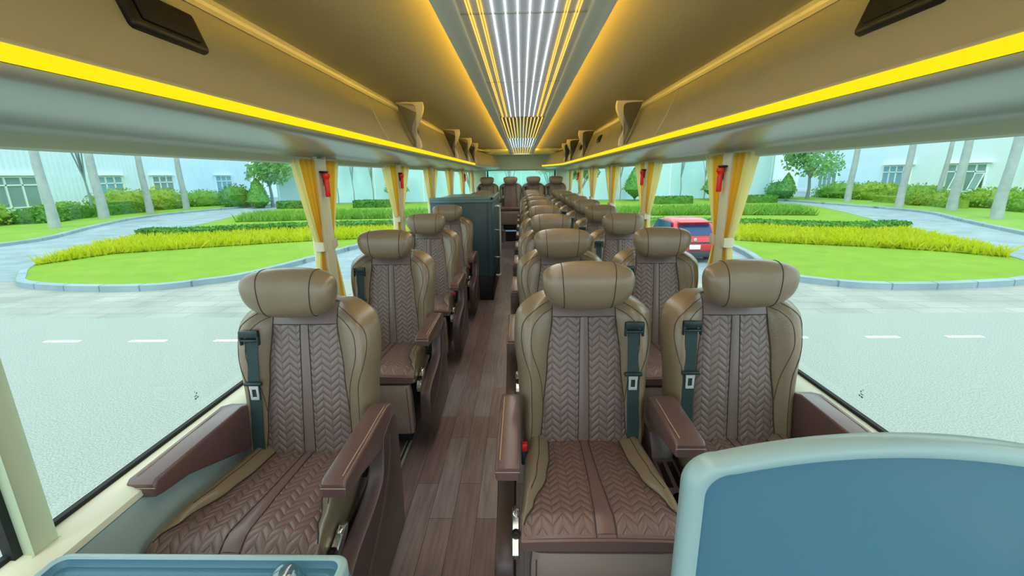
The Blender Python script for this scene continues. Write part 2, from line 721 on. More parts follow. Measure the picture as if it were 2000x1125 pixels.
def make_cushion():
    mb = MB()
    T = [0, .05, .12, .2, .28, .36, .44, .52, .6, .68, .75, .81, .86, .9, .93, .96, .98, 1.]
    n = 34
    rs = []
    for t in T:
        w = cush_w(t)
        ring = []
        ring = [cush_pt(x, t) for x in split_xs(w, min(cush_in(t), w - .006))]
        zb = lerp(.37, .425, sstep(.55, 1, t))
        y = ring[0].y
        for i in range(9):
            s = 1 - 2 * i / 8
            ring.append(Vector((w * .97 * s, y + .006 * sstep(.9, 1, t), zb + .012 * sstep(.9, 1, t))))
        rs.append(ring)
    mb.rings(rs[:15], 0, True)
    mb.rings(rs[14:], 2, True)
    for sg in (-1, 1):
        seam(mb, [cush_pt(sg * (min(cush_in(t), cush_w(t) - .006) + .001), t, .0008) for t in [.93 * i / 26 for i in range(27)]], .0022)
        seam(mb, [cush_pt(sg * lerp(cush_in(t), cush_w(t), .42), t, .0006) for t in [.02 + .66 * i / 22 for i in range(23)]])
    return mb


def make_cushion_insert():
    mb = MB()
    def P(u, v):
        t = .0 + .985 * v
        return cush_pt((2 * u - 1) * (min(cush_in(t), cush_w(t) - .006)), t, .003 * min(1, 12 * u, 12 * (1 - u)))
    for a, b in ((0, .44), (.56, 1)):
        mb.grid(lambda u, v: P(lerp(a, b, u), v * .985), 12, 28, 0, lambda u, v: (P(lerp(a, b, u), v * .985).x, -.48 * v))
    mb.grid(lambda u, v: P(u, .985 + .015 * v), 20, 3, 1)
    mb.grid(lambda u, v: P(lerp(.44, .56, u), v * .985) + Vector((0, 0, .003 * math.sin(PI * u))), 4, 28, 1)
    for x in (.44, .56):
        seam(mb, [P(x, v / 28) + Vector((0, 0, .001)) for v in range(29)], .0016, 2)
    return mb


def make_legrest():
    mb = MB()
    rs = []
    for j in range(9):
        t = j / 8
        z = .420 - .30 * t
        y = -.435 + .03 * t
        w = .216 - .006 * (2 * t - 1) ** 4
        th = .035 if 0 < j < 8 else .022
        ring = []
        for i in range(20):
            a = 2 * PI * i / 20
            ring.append((w * math.copysign(abs(math.cos(a)) ** .25, math.cos(a)), y + th * math.copysign(abs(math.sin(a)) ** .5, math.sin(a)), z))
        rs.append(ring)
    mb.rings(rs, 0, True)
    for sg in (-1, 1):
        seam(mb, [(sg * .198, -.4705 + .03 * k / 8, .412 - .288 * k / 8) for k in range(9)], .0016, 1)
    return mb


ARM_X = .278


def make_armrest(sg, x=ARM_X, wdt=.036, y0=-.40, y1=.05, wedge=.05):
    mb = MB()
    poly = [(y0, .618), (y0, .658), (y0 + .012, .668), (y1 - .05, .672), (y1, .655), (y1, .60 - wedge), (y1 - .06, .59 - wedge),
            (y0 + .12, .598), (y0 + .03, .61)]
    mb.prism(poly, 'x', sg * x - wdt, sg * x + wdt, 0, .009, 3)
    path = [(sg * (x + wdt * .62), y0 + .02 + (y1 - y0 - .07) * k / 10, .6716 + .001 * math.sin(k)) for k in range(11)]
    seam(mb, path, .0013, 1)
    seam(mb, [(sg * x - wdt * .98, y0 - .0008, .646), (sg * x + wdt * .98, y0 - .0008, .646)], .0011, 1)
    return mb


def make_side_panel(sg):
    mb = MB()
    poly = [(.07, .60), (-.06, .60), (-.085, .575), (-.095, .53), (-.125, .46), (-.22, .43), (-.36, .41), (-.43, .385), (-.455, .34),
            (-.452, .22), (-.42, .14), (-.36, .10), (.04, .10), (.075, .16), (.085, .36)]
    mb.prism(spline([(p[0], p[1], 0) for p in poly], 3, True) and [(p.x, p.y) for p in spline([(p[0], p[1], 0) for p in poly], 3, True)],
             'x', sg * .262, sg * .318, 0, .008, 2)
    # raised sweep along the outside
    path = spline([(sg * .318, -.02, .57), (sg * .319, -.06, .47), (sg * .319, -.16, .37), (sg * .319, -.30, .29), (sg * .318, -.42, .25)], 6)
    mb.tube(path, .0065, 6, 1)
    return mb


def make_pedestal():
    mb = MB()
    mb.box(-.205, .205, -.38, .04, .10, .375, 0, .012)
    mb.box(-.17, .17, -.33, .0, .012, .11, 0, .008)
    for sx in (-.15, .15):
        mb.box(sx - .016, sx + .016, -.64, .10, .0, .014, 1, .003)
        mb.box(sx - .005, sx + .005, -.635, .09, .0, .0165, 0)
    return mb


def belt_parts(root, sg):
    x = sg * .178
    guide = MB()
    for (xa, xb, za, zb) in ((-.036, .036, .052, .078), (-.034, .034, .036, .046), (-.036, -.027, .022, .078), (.027, .036, .022, .078)):
        guide.box(x + xa, x + xb, .012, .028, .868 + za, .868 + zb, 0, .005)
    g = guide
    y = back_pt(x, .8).y
    g.xform(Matrix.Translation((0, y - .033, 0)))
    strap = MB()
    path = []
    for k in range(21):
        t = .80 - .74 * k / 20
        xx = x * (1 - .02 * k / 20) + sg * .012 * k / 20
        path.append(back_pt(xx, t, .007))
    path.insert(0, Vector((x, y + .005, .935)))
    def S(u, v):
        p = path[round(v * (len(path) - 1))]
        return p + Vector(((u - .5) * .046, 0, 0))
    strap.grid(S, 1, len(path) - 1, 0)
    strap.grid(lambda u, v: S(u, v) + Vector((0, .0022, 0)), 1, len(path) - 1, 0)
    s = strap.build('seat_belt', M['belt'], root)
    s['label'] = 'dark teal seat belt webbing'
    guide.build('belt_guide', M['belt_plastic'], s)
    ty = back_pt(x, .555).y
    tg = MB()
    tg.box(x - .033, x + .033, ty - .022, ty - .006, .742, .756, 0, .004)
    tg.build('belt_stop', M['belt_plastic'], s)
    tn = MB()
    z0 = .742
    for (xa, xb, za, zb) in ((-.017, .017, -.014, .002), (-.016, .016, -.056, -.045), (-.016, -.008, -.056, 0), (.008, .016, -.056, 0)):
        tn.box(x + xa, x + xb, ty - .018, ty - .013, z0 + za, z0 + zb, 0, .001, 1)
    tn.build('belt_tongue', M['tongue'], s)


def buckle_part(root, sg):
    mb = MB()
    mb.box(sg * .228 - .012, sg * .228 + .012, -.075, -.045, .43, .515, 0, .005)
    mb.box(sg * .228 - .010, sg * .228 + .010, -.0775, -.055, .49, .518, 1, .003)
    o = mb.build('belt_buckle', [M['belt_plastic'], M['red']], root)
    o['label'] = 'belt buckle with red release button'


def control_plate(root, sg):
    x = sg * .256
    mb = MB()
    poly = [(-.435, .375), (-.325, .425), (-.305, .452), (-.33, .462), (-.43, .425), (-.445, .40)]
    mb.prism(poly, 'x', x - .013, x + .010, 0, .003, 1)
    o = mb.build('control_plate', M['steel'], root)
    rot = Matrix.Rotation(math.radians(24), 4, 'X')
    k = MB()
    k.lathe([(.014, 0), (.0145, .006), (.010, .007), (.009, .003), (.004, .003), (.004, .006)], 16, (0, 0, 0), 0)
    k.xform(Matrix.Translation((x, -.405, .436)) @ Matrix.Rotation(math.radians(-22), 4, 'X').inverted())
    k.build('power_socket', M['black'], o)
    k = MB()
    k.lathe([(.010, 0), (.010, .006), (.006, .009)], 14, (0, 0, 0), 0)
    k.box(-.003, .003, -.012, .012, .008, .014, 0, .002)
    k.xform(Matrix.Translation((x, -.348, .457)) @ rot)
    k.build('recline_switch', M['chrome'], o)


SH = {}


def part(key, fn, name, mats, root, label=None):
    if key not in SH:
        o = fn().build(name, mats, root)
        SH[key] = o.data
    else:
        o = bpy.data.objects.new(name, SH[key])
        COL.objects.link(o)
        o.parent = root
    if label:
        o['label'] = label
    return o


def make_seat(kind):
    """kind: 'left' single, 'inner' beside the aisle, 'outer' beside the window, 'rear' back bench"""
    r = empty('coach_seat')
    part('ped', make_pedestal, 'pedestal', [M['shell_dark'], M['alu']], r)
    b = part('back', make_backrest, 'backrest', [M['tan'], M['thread']], r)
    part('bin', make_back_insert, 'quilted_panel', [M['quilt'], M['mauve'], M['thread']], b)
    part('head', make_headrest, 'headrest', [M['tan'], M['thread'], M['steel']], r)
    c = part('cush', make_cushion, 'seat_cushion', [M['tan'], M['thread'], M['mauve2']], r)
    part('cin', make_cushion_insert, 'quilted_panel', [M['quilt2'], M['mauve2'], M['thread']], c)
    part('leg', make_legrest, 'leg_rest', [M['legrest'], M['thread']], r)
    am = [M['arm'], M['pale_thread']]
    if kind in ('left', 'inner'):
        sg = 1 if kind == 'left' else -1
        part('arm%d' % sg, lambda: make_armrest(sg), 'armrest', am, r)
        part('side%d' % sg, lambda: make_side_panel(sg), 'side_panel', [M['shell'], M['shell']], r)
        control_plate(r, sg)
        buckle_part(r, sg)
        belt_parts(r, -sg)
        if kind == 'left':
            part('wall%d' % -sg, lambda: make_armrest(-sg, .258, .042, -.40, .05, .09), 'window_armrest', am, r)
    elif kind == 'outer':
        part('mid', lambda: make_armrest(-1, .287, .048, -.30, .02, .03), 'armrest', am, r)
        part('wallr', lambda: make_armrest(1, .262, .042, -.36, .05, .10), 'window_armrest', am, r)
        belt_parts(r, -1)
        buckle_part(r, 1)
    else:
        part('armm', lambda: make_armrest(-1, .262, .03, -.34, .05, .02), 'armrest', am, r)
        belt_parts(r, -1)
    return r


ORD = ['first', 'second', 'third', 'fourth', 'fifth', 'sixth', 'seventh', 'eighth', 'ninth', 'tenth']
LX, AX, BX = -.80, .232, .802
protoL, protoA, protoB, protoR = None, None, None, None
left_y = [1.42, 2.53, 3.66, 4.78, 7.45, 8.45, 9.4]
for i, y in enumerate(left_y):
    if protoL is None:
        protoL = o = make_seat('left')
    else:
        o = copy_tree(protoL)
    o.location = (LX, y, 0)
    if i == 0:
        lab = 'single quilted brown seat at the left window, front row, behind the grey tray'
    elif i < 4:
        lab = 'single quilted brown seat at the left windows, %s from the front' % ORD[i]
    else:
        lab = 'single brown seat at the left windows, %s behind the slate blue cabinet' % ORD[i - 4]
    tag(o, lab, 'seat', 'single seats along the left windows')
for i in range(9):
    y = 1.49 + 1.0 * i
    if protoA is None:
        protoA = o = make_seat('inner')
        protoB = p = make_seat('outer')
    else:
        o, p = copy_tree(protoA), copy_tree(protoB)
    o.location = (AX, y, 0)
    p.location = (BX, y + .01, 0)
    tag(o, 'aisle seat of the right-hand pairs, quilted brown leather, %s row from the front' % ORD[i], 'seat', 'aisle seats of the right-hand pairs')
    tag(p, 'window seat of the right-hand pairs, quilted brown leather, %s row from the front' % ORD[i], 'seat', 'window seats of the right-hand pairs')
for i, x in enumerate((-.79, -.25, .28, .795)):
    if protoR is None:
        protoR = o = make_seat('rear')
    else:
        o = copy_tree(protoR)
    o.location = (x, 10.42, .27)
    tag(o, 'raised brown seat against the rear window, %s from the left in the back row' % ORD[i], 'seat', 'raised seats of the back row')


# console between the paired seats
def make_console():
    r = empty('seat_console')
    mb = MB()
    mb.prism([(-.40, .08), (-.40, .40), (-.37, .425), (-.05, .445), (.0, .52), (.08, .52), (.08, .08)], 'x', -.040, .040, 0, .006, 2)
    body = mb.build('console_body', M['shell'], r)
    cs = []
    for y, rr in ((-.345, .034), (-.262, .034)):
        c = MB()
        c.lathe([(rr, .36), (rr, .60)], 24, (0, y, 0))
        cs.append(c)
    for x in (-.018, .018):
        c = MB()
        c.box(x - .011, x + .011, -.20, -.07, .38, .56)
        cs.append(c)
    cut(body, cs)
    for y in (-.345, -.262):
        c = MB()
        c.lathe([(.0345, .372), (.0345, .433 + .04 * (y + .37)), (.0315, .437 + .04 * (y + .37)), (.0315, .376), (.0, .376)], 24, (0, y, 0), cap=False)
        c.build('cup_holder', M['black'], r)
    return r


pc = None
for i in range(9):
    if pc is None:
        pc = o = make_console()
    else:
        o = copy_tree(pc)
    o.location = (.517, 1.49 + i, 0)
    tag(o, 'brown cup holder console between the paired seats, %s row from the front' % ORD[i], 'console', 'consoles between the paired seats')

# ------------------------------------------------------------------ coach shell
Y0, Y1 = -1.6, 11.1
f = MB()
f.box(-1.13, 1.13, Y0, 9.9, -.06, 0)
f.box(-1.13, 1.13, 9.9, Y1, -.06, .27)
tag(f.build('floor', M['floor'], smooth=False), kind='structure')
t = MB()
t.box(-.36, -.02, 9.888, 9.902, .248, .276, 0, .003)
tag(t.build('trim_1', M['led_s'], smooth=False), 'pale blue lit edge of the rear floor step', kind='structure')
t = MB()
t.box(-.36, -.02, 9.885, 9.90, .0, .022, 0, .003)
t.box(-.36, -.02, 9.893, 9.90, .022, .248, 1)
tag(t.build('trim_2', [M['alu'], M['black']]), 'metal strip at the foot of the rear floor step', kind='structure')

for sg, nm in ((-1, 'left'), (1, 'right')):
    w = MB()
    w.prism([(sg * 1.062, 0), (sg * 1.062, .615), (sg * 1.085, .622), (sg * 1.17, .622), (sg * 1.17, -.3), (sg * 1.13, -.3), (sg * 1.13, 0)], 'y', Y0, Y1)
    tag(w.build('wall_' + nm, M['greywall'], smooth=False), kind='structure')
    s = MB()
    s.prism([(sg * 1.055, .624), (sg * 1.058, .640), (sg * 1.085, .652), (sg * 1.13, .660), (sg * 1.17, .660), (sg * 1.17, .622), (sg * 1.06, .622)], 'y', Y0, Y1)
    tag(s.build('sill_' + nm, M['cream'], angle=50), kind='structure')
    h = MB()                                                     # bodywork over the windows
    h.box(sg * 1.150, sg * 1.19, Y0, Y1, 1.545, 2.14)
    tag(h.build('wall_%s_upper' % nm, M['sage'], smooth=False), kind='structure')

c = MB()
c.box(-1.19, 1.19, Y0, Y1, 2.055, 2.14)
tag(c.build('ceiling', M['ceil'], smooth=False), kind='structure')

# rear end wall with its window
w = MB()
w.box(-1.17, 1.17, Y1, Y1 + .05, 1.575, 2.06)
w.box(-1.17, 1.17, Y1, Y1 + .05, -.3, 1.12)
w.box(-1.17, -.86, Y1, Y1 + .05, 1.12, 1.575)
w.box(.86, 1.17, Y1, Y1 + .05, 1.12, 1.575)
tag(w.build('wall_rear', M['sage'], smooth=False), kind='structure')
g = MB()
g.box(-.86, .86, Y1 + .02, Y1 + .026, 1.12, 1.575)
gw = tag(g.build('window_1', M['rearglass'], smooth=False), kind='structure')
for sg in (-1, 1):
    k = MB()
    k.prism([(sg * .80, 1.40), (sg * .84, 1.40), (sg * .835, 1.575), (sg * .805, 1.575)], 'y', Y1 - .03, Y1 - .002)
    tag(k.build('window_strut', M['black']), '%s black strut beside the rear window' % ('left' if sg < 0 else 'right'), 'strut', 'black struts at the rear window')
h = MB()
h.box(-1.0, 1.0, 10.55, Y1 - .001, 1.93, 2.054)
h.prism([(-.75, 1.60), (.75, 1.60), (.98, 1.93), (-.98, 1.93)], 'y', 10.98, Y1 - .001)
tag(h.build('wall_rear_header', M['sage']), kind='structure')

# side window panes, bays between the pillars
PY = [.845, 2.46, 4.03, 5.56, 7.10, 8.60, 10.3]
n = 2
for sg, nm in ((-1, 'left'), (1, 'right')):
    edges = [Y0] + PY + [Y1]
    for a, b in zip(edges, edges[1:]):
        g = MB()
        g.box(sg * 1.150, sg * 1.156, a, b, .655, 1.56)
        o = tag(g.build('window_%d' % n, M['glass'], smooth=False), kind='structure')
        q = MB()
        q.box(sg * 1.135, sg * 1.151, a, b, .655, .672)
        q.box(sg * 1.146, sg * 1.151, a, b, 1.545, 1.556)
        q.build('window_seal', M['rubber'], o, smooth=False)
        if abs(a - PY[0]) < .01:
            q = MB()
            for k, (dy, dz, s1, s2) in enumerate(((0, 0, .010, .007), (.014, .002, .008, .006), (.0, .013, .014, .004), (.012, .022, .006, .006), (.004, .034, .004, .003))):
                q.box(sg * 1.1485, sg * 1.1499, 1.375 + dy * .8, 1.375 + (dy + s1) * .8, .722 + dz * .8, .722 + (dz + s2) * .8)
            q.build('glass_stamp', M['stamp'], o, smooth=False)
        n += 1
    for i, y in enumerate(PY):
        p = MB()
        if i == 0:
            p.box(sg * 1.105, sg * 1.149, y - .058, y - .006, .655, 1.56, 2, .006)
            p.box(sg * 1.125, sg * 1.149, y - .008, y + .006, .655, 1.56, 1)
            p.box(sg * 1.125, sg * 1.149, y - .075, y - .056, .655, 1.56, 1)
        else:
            p.box(sg * 1.092, sg * 1.149, y - .052, y + .052, .655, 1.57, 0, .010)
        tag(p.build('trim_%d' % (10 + i + (10 if sg > 0 else 0)), [M['pillar'], M['rubber'], M['sage']]), kind='structure')


# ------------------------------------------------------------------ luggage racks
def in_shift(y):
    return .34 * max(0., (y - 9.0) / 1.7) ** 1.6


def rack(sg, nm):
    r = empty('luggage_rack', (0, 0, 0))
    ys = [Y0] + [Y0 + .5 * i for i in range(1, 21)] + [9.0 + .2 * i for i in range(9)] + [10.75]
    ys = sorted(set(round(y, 3) for y in ys))
    def X(x, y):
        return sg * (x - (in_shift(y) if x < 1.0 else in_shift(y) * .6 * max(0, (1.12 - x) / .12)))
    def loft(prof, name, m, closed=False, a=Y0, b=10.8, label=None):
        mb = MB()
        yy = [y for y in ys if a <= y <= b]
        mb.rings([[(X(x, y), y, z) for x, z in prof] for y in yy], 0, closed, closed)
        o = mb.build(name, m, r, angle=30)
        if label:
            o['label'] = label
        return o
    loft([(.878, 1.700), (.905, 1.742), (.95, 1.835), (.985, 1.93), (1.003, 1.990), (1.05, 1.990), (1.05, 1.700)], 'rack_panel', M['rackpanel'], True)
    loft([(.995, 1.986), (.993, 2.000), (1.004, 2.006), (1.018, 2.002), (1.02, 1.99)], 'top_rail', M['alu'], True)
    loft([(1.02, 1.99), (1.014, 2.025), (1.035, 2.0545), (1.12, 2.0545), (1.12, 1.99)], 'top_cove', M['shell_dark'] if False else M['trimgrey'], True)
    pr = [(.846, 1.690), (.842, 1.699), (.878, 1.703), (.90, 1.69), (.90, 1.66), (.846, 1.662)]
    loft(pr, 'rack_lip', M['rackpanel'], True)
    prof = [(.846, 1.660), (.852, 1.643), (.87, 1.632), (.90, 1.623), (.94, 1.614), (.98, 1.606), (1.02, 1.600), (1.06, 1.594), (1.085, 1.588),
            (1.102, 1.578), (1.108, 1.574), (1.11, 1.64), (.95, 1.665)]
    prof = [(p.x, p.y) for p in spline([(x, z, 0) for x, z in prof[:11]], 3)] + prof[11:]
    loft(prof, 'rack_underside', M['rackunder'], True)
    loft([(1.106, 1.580), (1.116, 1.545), (1.135, 1.540), (1.149, 1.545), (1.149, 1.60), (1.108, 1.60)], 'window_valance', M['sage'], True)
    loft([(.8455, 1.661), (.8415, 1.664), (.840, 1.676), (.8415, 1.690), (.8455, 1.692)], 'led_strip', M['led_y'], True,
         b=(8.9 if sg < 0 else 10.8), label='glowing yellow light strip along the rack lip')
    # seams of the hatch panels
    for y in (3.1, 5.2, 7.2):
        s = MB()
        s.tube([(sg * (x - .001), y + (1.70 - z) * .15, z) for x, z in ((.879, 1.702), (.905, 1.744), (.949, 1.835), (.984, 1.93), (1.0, 1.986))], .0022, 5)
        s.build('panel_seam', M['trimgrey'], r)
    tag(r, 'long beige overhead luggage rack with yellow light strip above the %s windows' % nm, 'luggage rack', 'overhead luggage racks')
    return r


rack(-1, 'left')
rack(1, 'right')


def make_bracket(sg):
    r = empty('rack_bracket')
    mb = MB()
    # outline in (x outward from the lip, z)
    outer = spline([(-.045, 2.054, 0), (-.050, 2.00, 0), (-.025, 1.93, 0), (.012, 1.86, 0), (.014, 1.82, 0), (-.012, 1.76, 0), (-.018, 1.71, 0), (-.012, 1.694, 0)], 4)
    inner = spline([(.032, 1.694, 0), (.022, 1.74, 0), (.050, 1.81, 0), (.048, 1.87, 0), (.018, 1.94, 0), (.012, 1.985, 0), (.03, 2.028, 0), (.16, 2.036, 0), (.165, 2.054, 0)], 4)
    poly = [(sg * (.842 + p.x), p.y) for p in outer + inner]
    mb.prism(poly, 'y', -.028, .028, 0, .006, 2)
    mb.build('bracket_arm', M['bracket'], r)
    m2 = MB()
    m2.box(sg * .93 - .03, sg * .93 + .03, -.035, .035, 2.044, 2.0545, 0, .003)
    m2.build('mounting_plate', M['bracket'], r)
    return r


for sg, ys, nm in ((-1, (3.82, 6.0, 7.4, 8.5), 'left'), (1, (3.93, 6.42, 8.0, 8.95), 'right')):
    p0 = None
    for i, y in enumerate(ys):
        if p0 is None:
            p0 = o = make_bracket(sg)
        else:
            o = copy_tree(p0)
        o.location = (0, y, 0)
        tag(o, 'beige curved bracket on the %s rack lip, %s from the front' % (nm, ORD[i]), 'bracket', 'brackets of the %s rack' % nm)


def speaker(sg, y, ln, ht, lab):
    r = empty('ceiling_speaker', (sg * .962, y, 1.887))
    ang = math.atan2(1.93 - 1.835, .985 - .95)
    Mx = Matrix.Rotation(-sg * (PI / 2 - ang) * 1.0, 4, 'Y')
    mb = MB()
    mb.box(-.014, .020, -ln / 2, ln / 2, -ht / 2, ht / 2, 0, .012, 3)
    q = MB()
    q.box(-.018 if sg > 0 else .014, -.013 if sg > 0 else .022, -ln / 2 + .03, ln / 2 - .03, -ht / 2 + .02, ht / 2 - .02, 0, .004, 2)
    if sg < 0:
        mb.xform(Matrix.Scale(-1, 4, (1, 0, 0)))
        q.xform(Matrix.Translation((-.0, 0, 0)))
    rot = Matrix.Rotation(sg * (PI / 2 - ang), 4, 'Y')
    mb.xform(rot)
    q.xform(rot)
    mb.build('speaker_housing', M['black'], r)
    q.build('speaker_grille', M['blackgloss'], r)
    tag(r, lab, 'speaker', 'black speakers on the rack panels')


speaker(-1, 1.31, .27, .115, 'black speaker box on the left rack panel close to the front')
speaker(1, 1.26, .27, .115, 'black speaker box on the right rack panel close to the front')
speaker(1, 5.7, .20, .085, 'small black speaker on the right rack panel behind the second bracket gap')
speaker(1, 7.4, .20, .085, 'small black speaker further back on the right rack panel')
speaker(1, 8.5, .20, .085, 'rearmost small black speaker on the right rack panel')
speaker(-1, 9.0, .20, .085, 'small black speaker at the rear of the left rack panel')


# ------------------------------------------------------------------ ceiling light panel
def light_panel():
    r = empty('ceiling_light_panel', (0.012, 0, 0))
    L0, L1 = Y0 + .1, 10.9
    fr = MB()
    for sg in (-1, 1):
        fr.prism([(sg * .200, 1.953), (sg * .206, 1.949), (sg * .262, 1.952), (sg * .272, 1.957), (sg * .272, 2.020), (sg * .266, 2.020), (sg * .262, 1.975), (sg * .20, 1.99)], 'y', L0, L1)  # outer lip added to keep the cove light off the racks
    fr.box(-.2, .2, L1 - .04, L1, 1.951, 1.99)
    fr.build('panel_frame', M['trimgrey'], r, angle=50)
    hg = MB()
    hg.box(-.205, .205, L0, L1, 1.985, 2.0545)
    hg.build('panel_housing', M['trimgrey'], r, smooth=False)
    cv = MB()
    for sg in (-1, 1):
        cv.prism([(sg * .2052, 2.004), (sg * .2085, 2.004), (sg * .2085, 2.034), (sg * .2052, 2.034)], 'y', L0, L1)
    o = cv.build('cove_light', M['led_cove'], r, smooth=False)
    o['label'] = 'hidden amber light along both panel edges'
    secs = [(L0, 4.12, 'panel_mirror', 'near mirror panel of white and amber light lines'),
            (4.12, 6.45, 'panel_bronze', 'bronze mirror panel of beaded amber light lines'),
            (6.45, 8.5, 'panel_ice', 'pale blue mirror panel of light lines'),
            (8.5, L1 - .04, 'panel_mirror', 'rear mirror panel of light lines')]
    for k, (a, b, m, lab) in enumerate(secs):
        q = MB()
        q.box(-.2, .2, a + .002, b - .002, 1.968, 1.985, 0)
        if k == 0:
            for y in (.55, 1.56, 2.62):
                q.box(-.199, .199, y - .003, y + .003, 1.964, 1.969, 1)
        p = q.build('light_panel', [M[m], M['alu']], r, smooth=False)
        p['label'] = lab
        def lines(xs, wd, mm, nmz, beads=0):
            for x in xs:
                z = MB()
                if beads:
                    yy = a + .05
                    while yy < b - .08:
                        z.box(x - wd, x + wd, yy, yy + beads * .72, 1.961, 1.9675)
                        yy += beads
                else:
                    z.box(x - wd, x + wd, a + .01, b - .01, 1.961, 1.9675)
                z.build(nmz, M[mm], p, smooth=False)
        if k == 0:
            lines((-.097, -.057, -.019, .019, .058, .097), .0020, 'led_w', 'white_light_line')
            lines((-.172, -.163, -.137, -.128, .128, .136, .163, .172), .0013, 'led_a', 'amber_light_line')  # each pair: one light line plus its mirror reflection, modelled as a glowing strip
        elif k == 1:
            lines([-.18 + .36 * i / 11 for i in range(12)], .004, 'led_a', 'amber_light_line', .075)
        elif k == 2:
            lines([-.17 + .34 * i / 9 for i in range(10)], .003, 'led_w', 'white_light_line', .22)
        else:
            lines([-.17 + .34 * i / 7 for i in range(8)], .004, 'led_a', 'amber_light_line')
    tag(r, 'long mirrored light panel with white and amber lines down the ceiling centre', 'ceiling light')


light_panel()


# ------------------------------------------------------------------ curtains, torches
def curtain(sg, y, dr, label, wide=.20, seed=0, split=.64):
    """dr = -1: hangs on the front side of the pillar at y, +1: behind it"""
    r = empty('window_curtain', (0, 0, 0))
    rnd = random.Random(seed)
    ph = rnd.random() * 6
    zt, zb, tie = 1.565, .70, 1.10
    ye = y + dr * .045
    def edge(z):
        if z > tie:
            k = (z - tie) / (zt - tie)
            return lerp(.035, wide, k ** .85)
        k = (tie - z) / (tie - zb)
        return lerp(.035, wide * .62, k ** .8)
    def amp(z):
        return .016 + .006 * abs(z - tie)
    def P(u, v, split0, split1, xo):
        z = lerp(zb, zt, v)
        w = edge(z)
        s = lerp(split0, split1, u)
        xx = 1.112 + amp(z) * math.sin(s * 26 + ph) * .9 + xo
        return Vector((sg * min(xx, 1.143), ye + dr * w * s, z))
    g = MB()
    g.grid(lambda u, v: P(u, v, -.12, split + .02, 0), 36, 26)
    o = g.build('curtain_cloth', M['gold'], r, angle=180, fix=False)
    o['label'] = 'pleated gold curtain cloth'
    g = MB()
    g.grid(lambda u, v: P(u, v, split, 1.0, .004), 16, 26)
    o = g.build('curtain_lining', M['lining'], r, angle=180, fix=False)
    o['label'] = 'pale cream lining at the curtain edge'
    t = MB()
    t.prism([(ye - dr * .006, tie - .03), (ye + dr * .050, tie - .022), (ye + dr * .052, tie + .03), (ye - dr * .006, tie + .022)], 'x', sg * 1.080, sg * 1.135, 0, .006, 2)
    t.build('curtain_tie', M['tie'], r)
    tag(r, label, 'curtain', 'gold curtains beside the window pillars')


for sg, nm in ((-1, 'left'), (1, 'right')):
    for i, y in enumerate(PY[1:], 0):
        for dr, w in ((-1, 'front'), (1, 'rear')):
            curtain(sg, y, dr, 'tied gold curtain on the %s side of the %s %s window pillar' % (w, ORD[i], nm),
                    (.22 if i < 1 else .36) if dr < 0 else (.26 if i < 1 else .44), seed=i * 7 + dr * 3 + sg * 31, split=.64 if i < 1 else .42)


def torch(sg, y, label):
    r = empty('emergency_torch', (sg * 1.078, y, 1.44))
    h = MB()
    h.box(-.012, .012, -.006, .030, .052, .066, 0, .003)
    h.box(.004, .013, .016, .032, -.01, .066, 0, .003)
    h.box(-.02, .014, -.026, .022, .056, .066, 0, .003)
    if sg < 0:
        h.xform(Matrix.Scale(-1, 4, (1, 0, 0)))
    h.build('wall_holder', M['black'], r)
    b = MB()
    b.lathe([(.0, -.072), (.011, -.072), (.0135, -.066), (.0135, .005), (.0125, .018), (.014, .024), (.020, .034), (.021, .050), (.019, .054), (0, .054)],
            18, (-sg * .012, 0, 0))
    b.build('torch_body', M['torch'], r)
    tag(r, label, 'torch', 'red emergency torches on the pillars')


for sg, nm in ((-1, 'left'), (1, 'right')):
    for i in (1, 2, 5):
        torch(sg, PY[i], 'red emergency torch hanging on the %s %s window pillar' % (ORD[i - 1], nm))

# ------------------------------------------------------------------ cabinet, handrail, front furniture
r = empty('partition_cabinet', (0, 0, 0))
mb = MB()
mb.box(-1.055, -.335, 5.13, 6.75, .30, 1.18, 0, .012)
mb.build('cabinet_body', M['cab'], r)
mb = MB()
mb.box(-1.058, -.322, 5.115, 6.77, 1.165, 1.205, 0, .014, 3)
mb.box(-1.058, -.322, 5.115, 5.15, 1.195, 1.232, 0, .010, 3)
mb.box(-.36, -.322, 5.115, 6.77, 1.195, 1.232, 0, .010, 3)
mb.build('cabinet_top', M['cabtop'], r)
mb = MB()
mb.box(-1.055, -.345, 5.15, 6.72, 0.0, .30, 0, .006)
mb.build('kick_base', M['black'], r)
mb = MB()
mb.box(-.395, -.345, 5.118, 5.136, .30, 1.17, 0, .008)
mb.build('corner_post', M['cab'], r)
tag(r, 'tall slate blue cabinet partition on a black base beside the aisle', 'cabinet')
r = empty('handrail', (0, 0, 0))
mb = MB()
path = spline([(-.33, 5.55, 1.10), (-.285, 5.55, 1.10), (-.275, 5.58, 1.05), (-.275, 5.60, .80), (-.275, 5.60, .30), (-.285, 5.58, .22), (-.335, 5.56, .22)], 6)
mb.tube(path, .013, 10)
mb.build('rail_tube', M['tongue'], r)
for z in (.45, .80):
    mb = MB()
    mb.tube([(-.332, 5.60, z), (-.275, 5.60, z)], .009, 8)
    mb.build('rail_clamp', M['chrome'], r)
tag(r, 'chrome handrail on the aisle side of the slate blue cabinet', 'handrail')

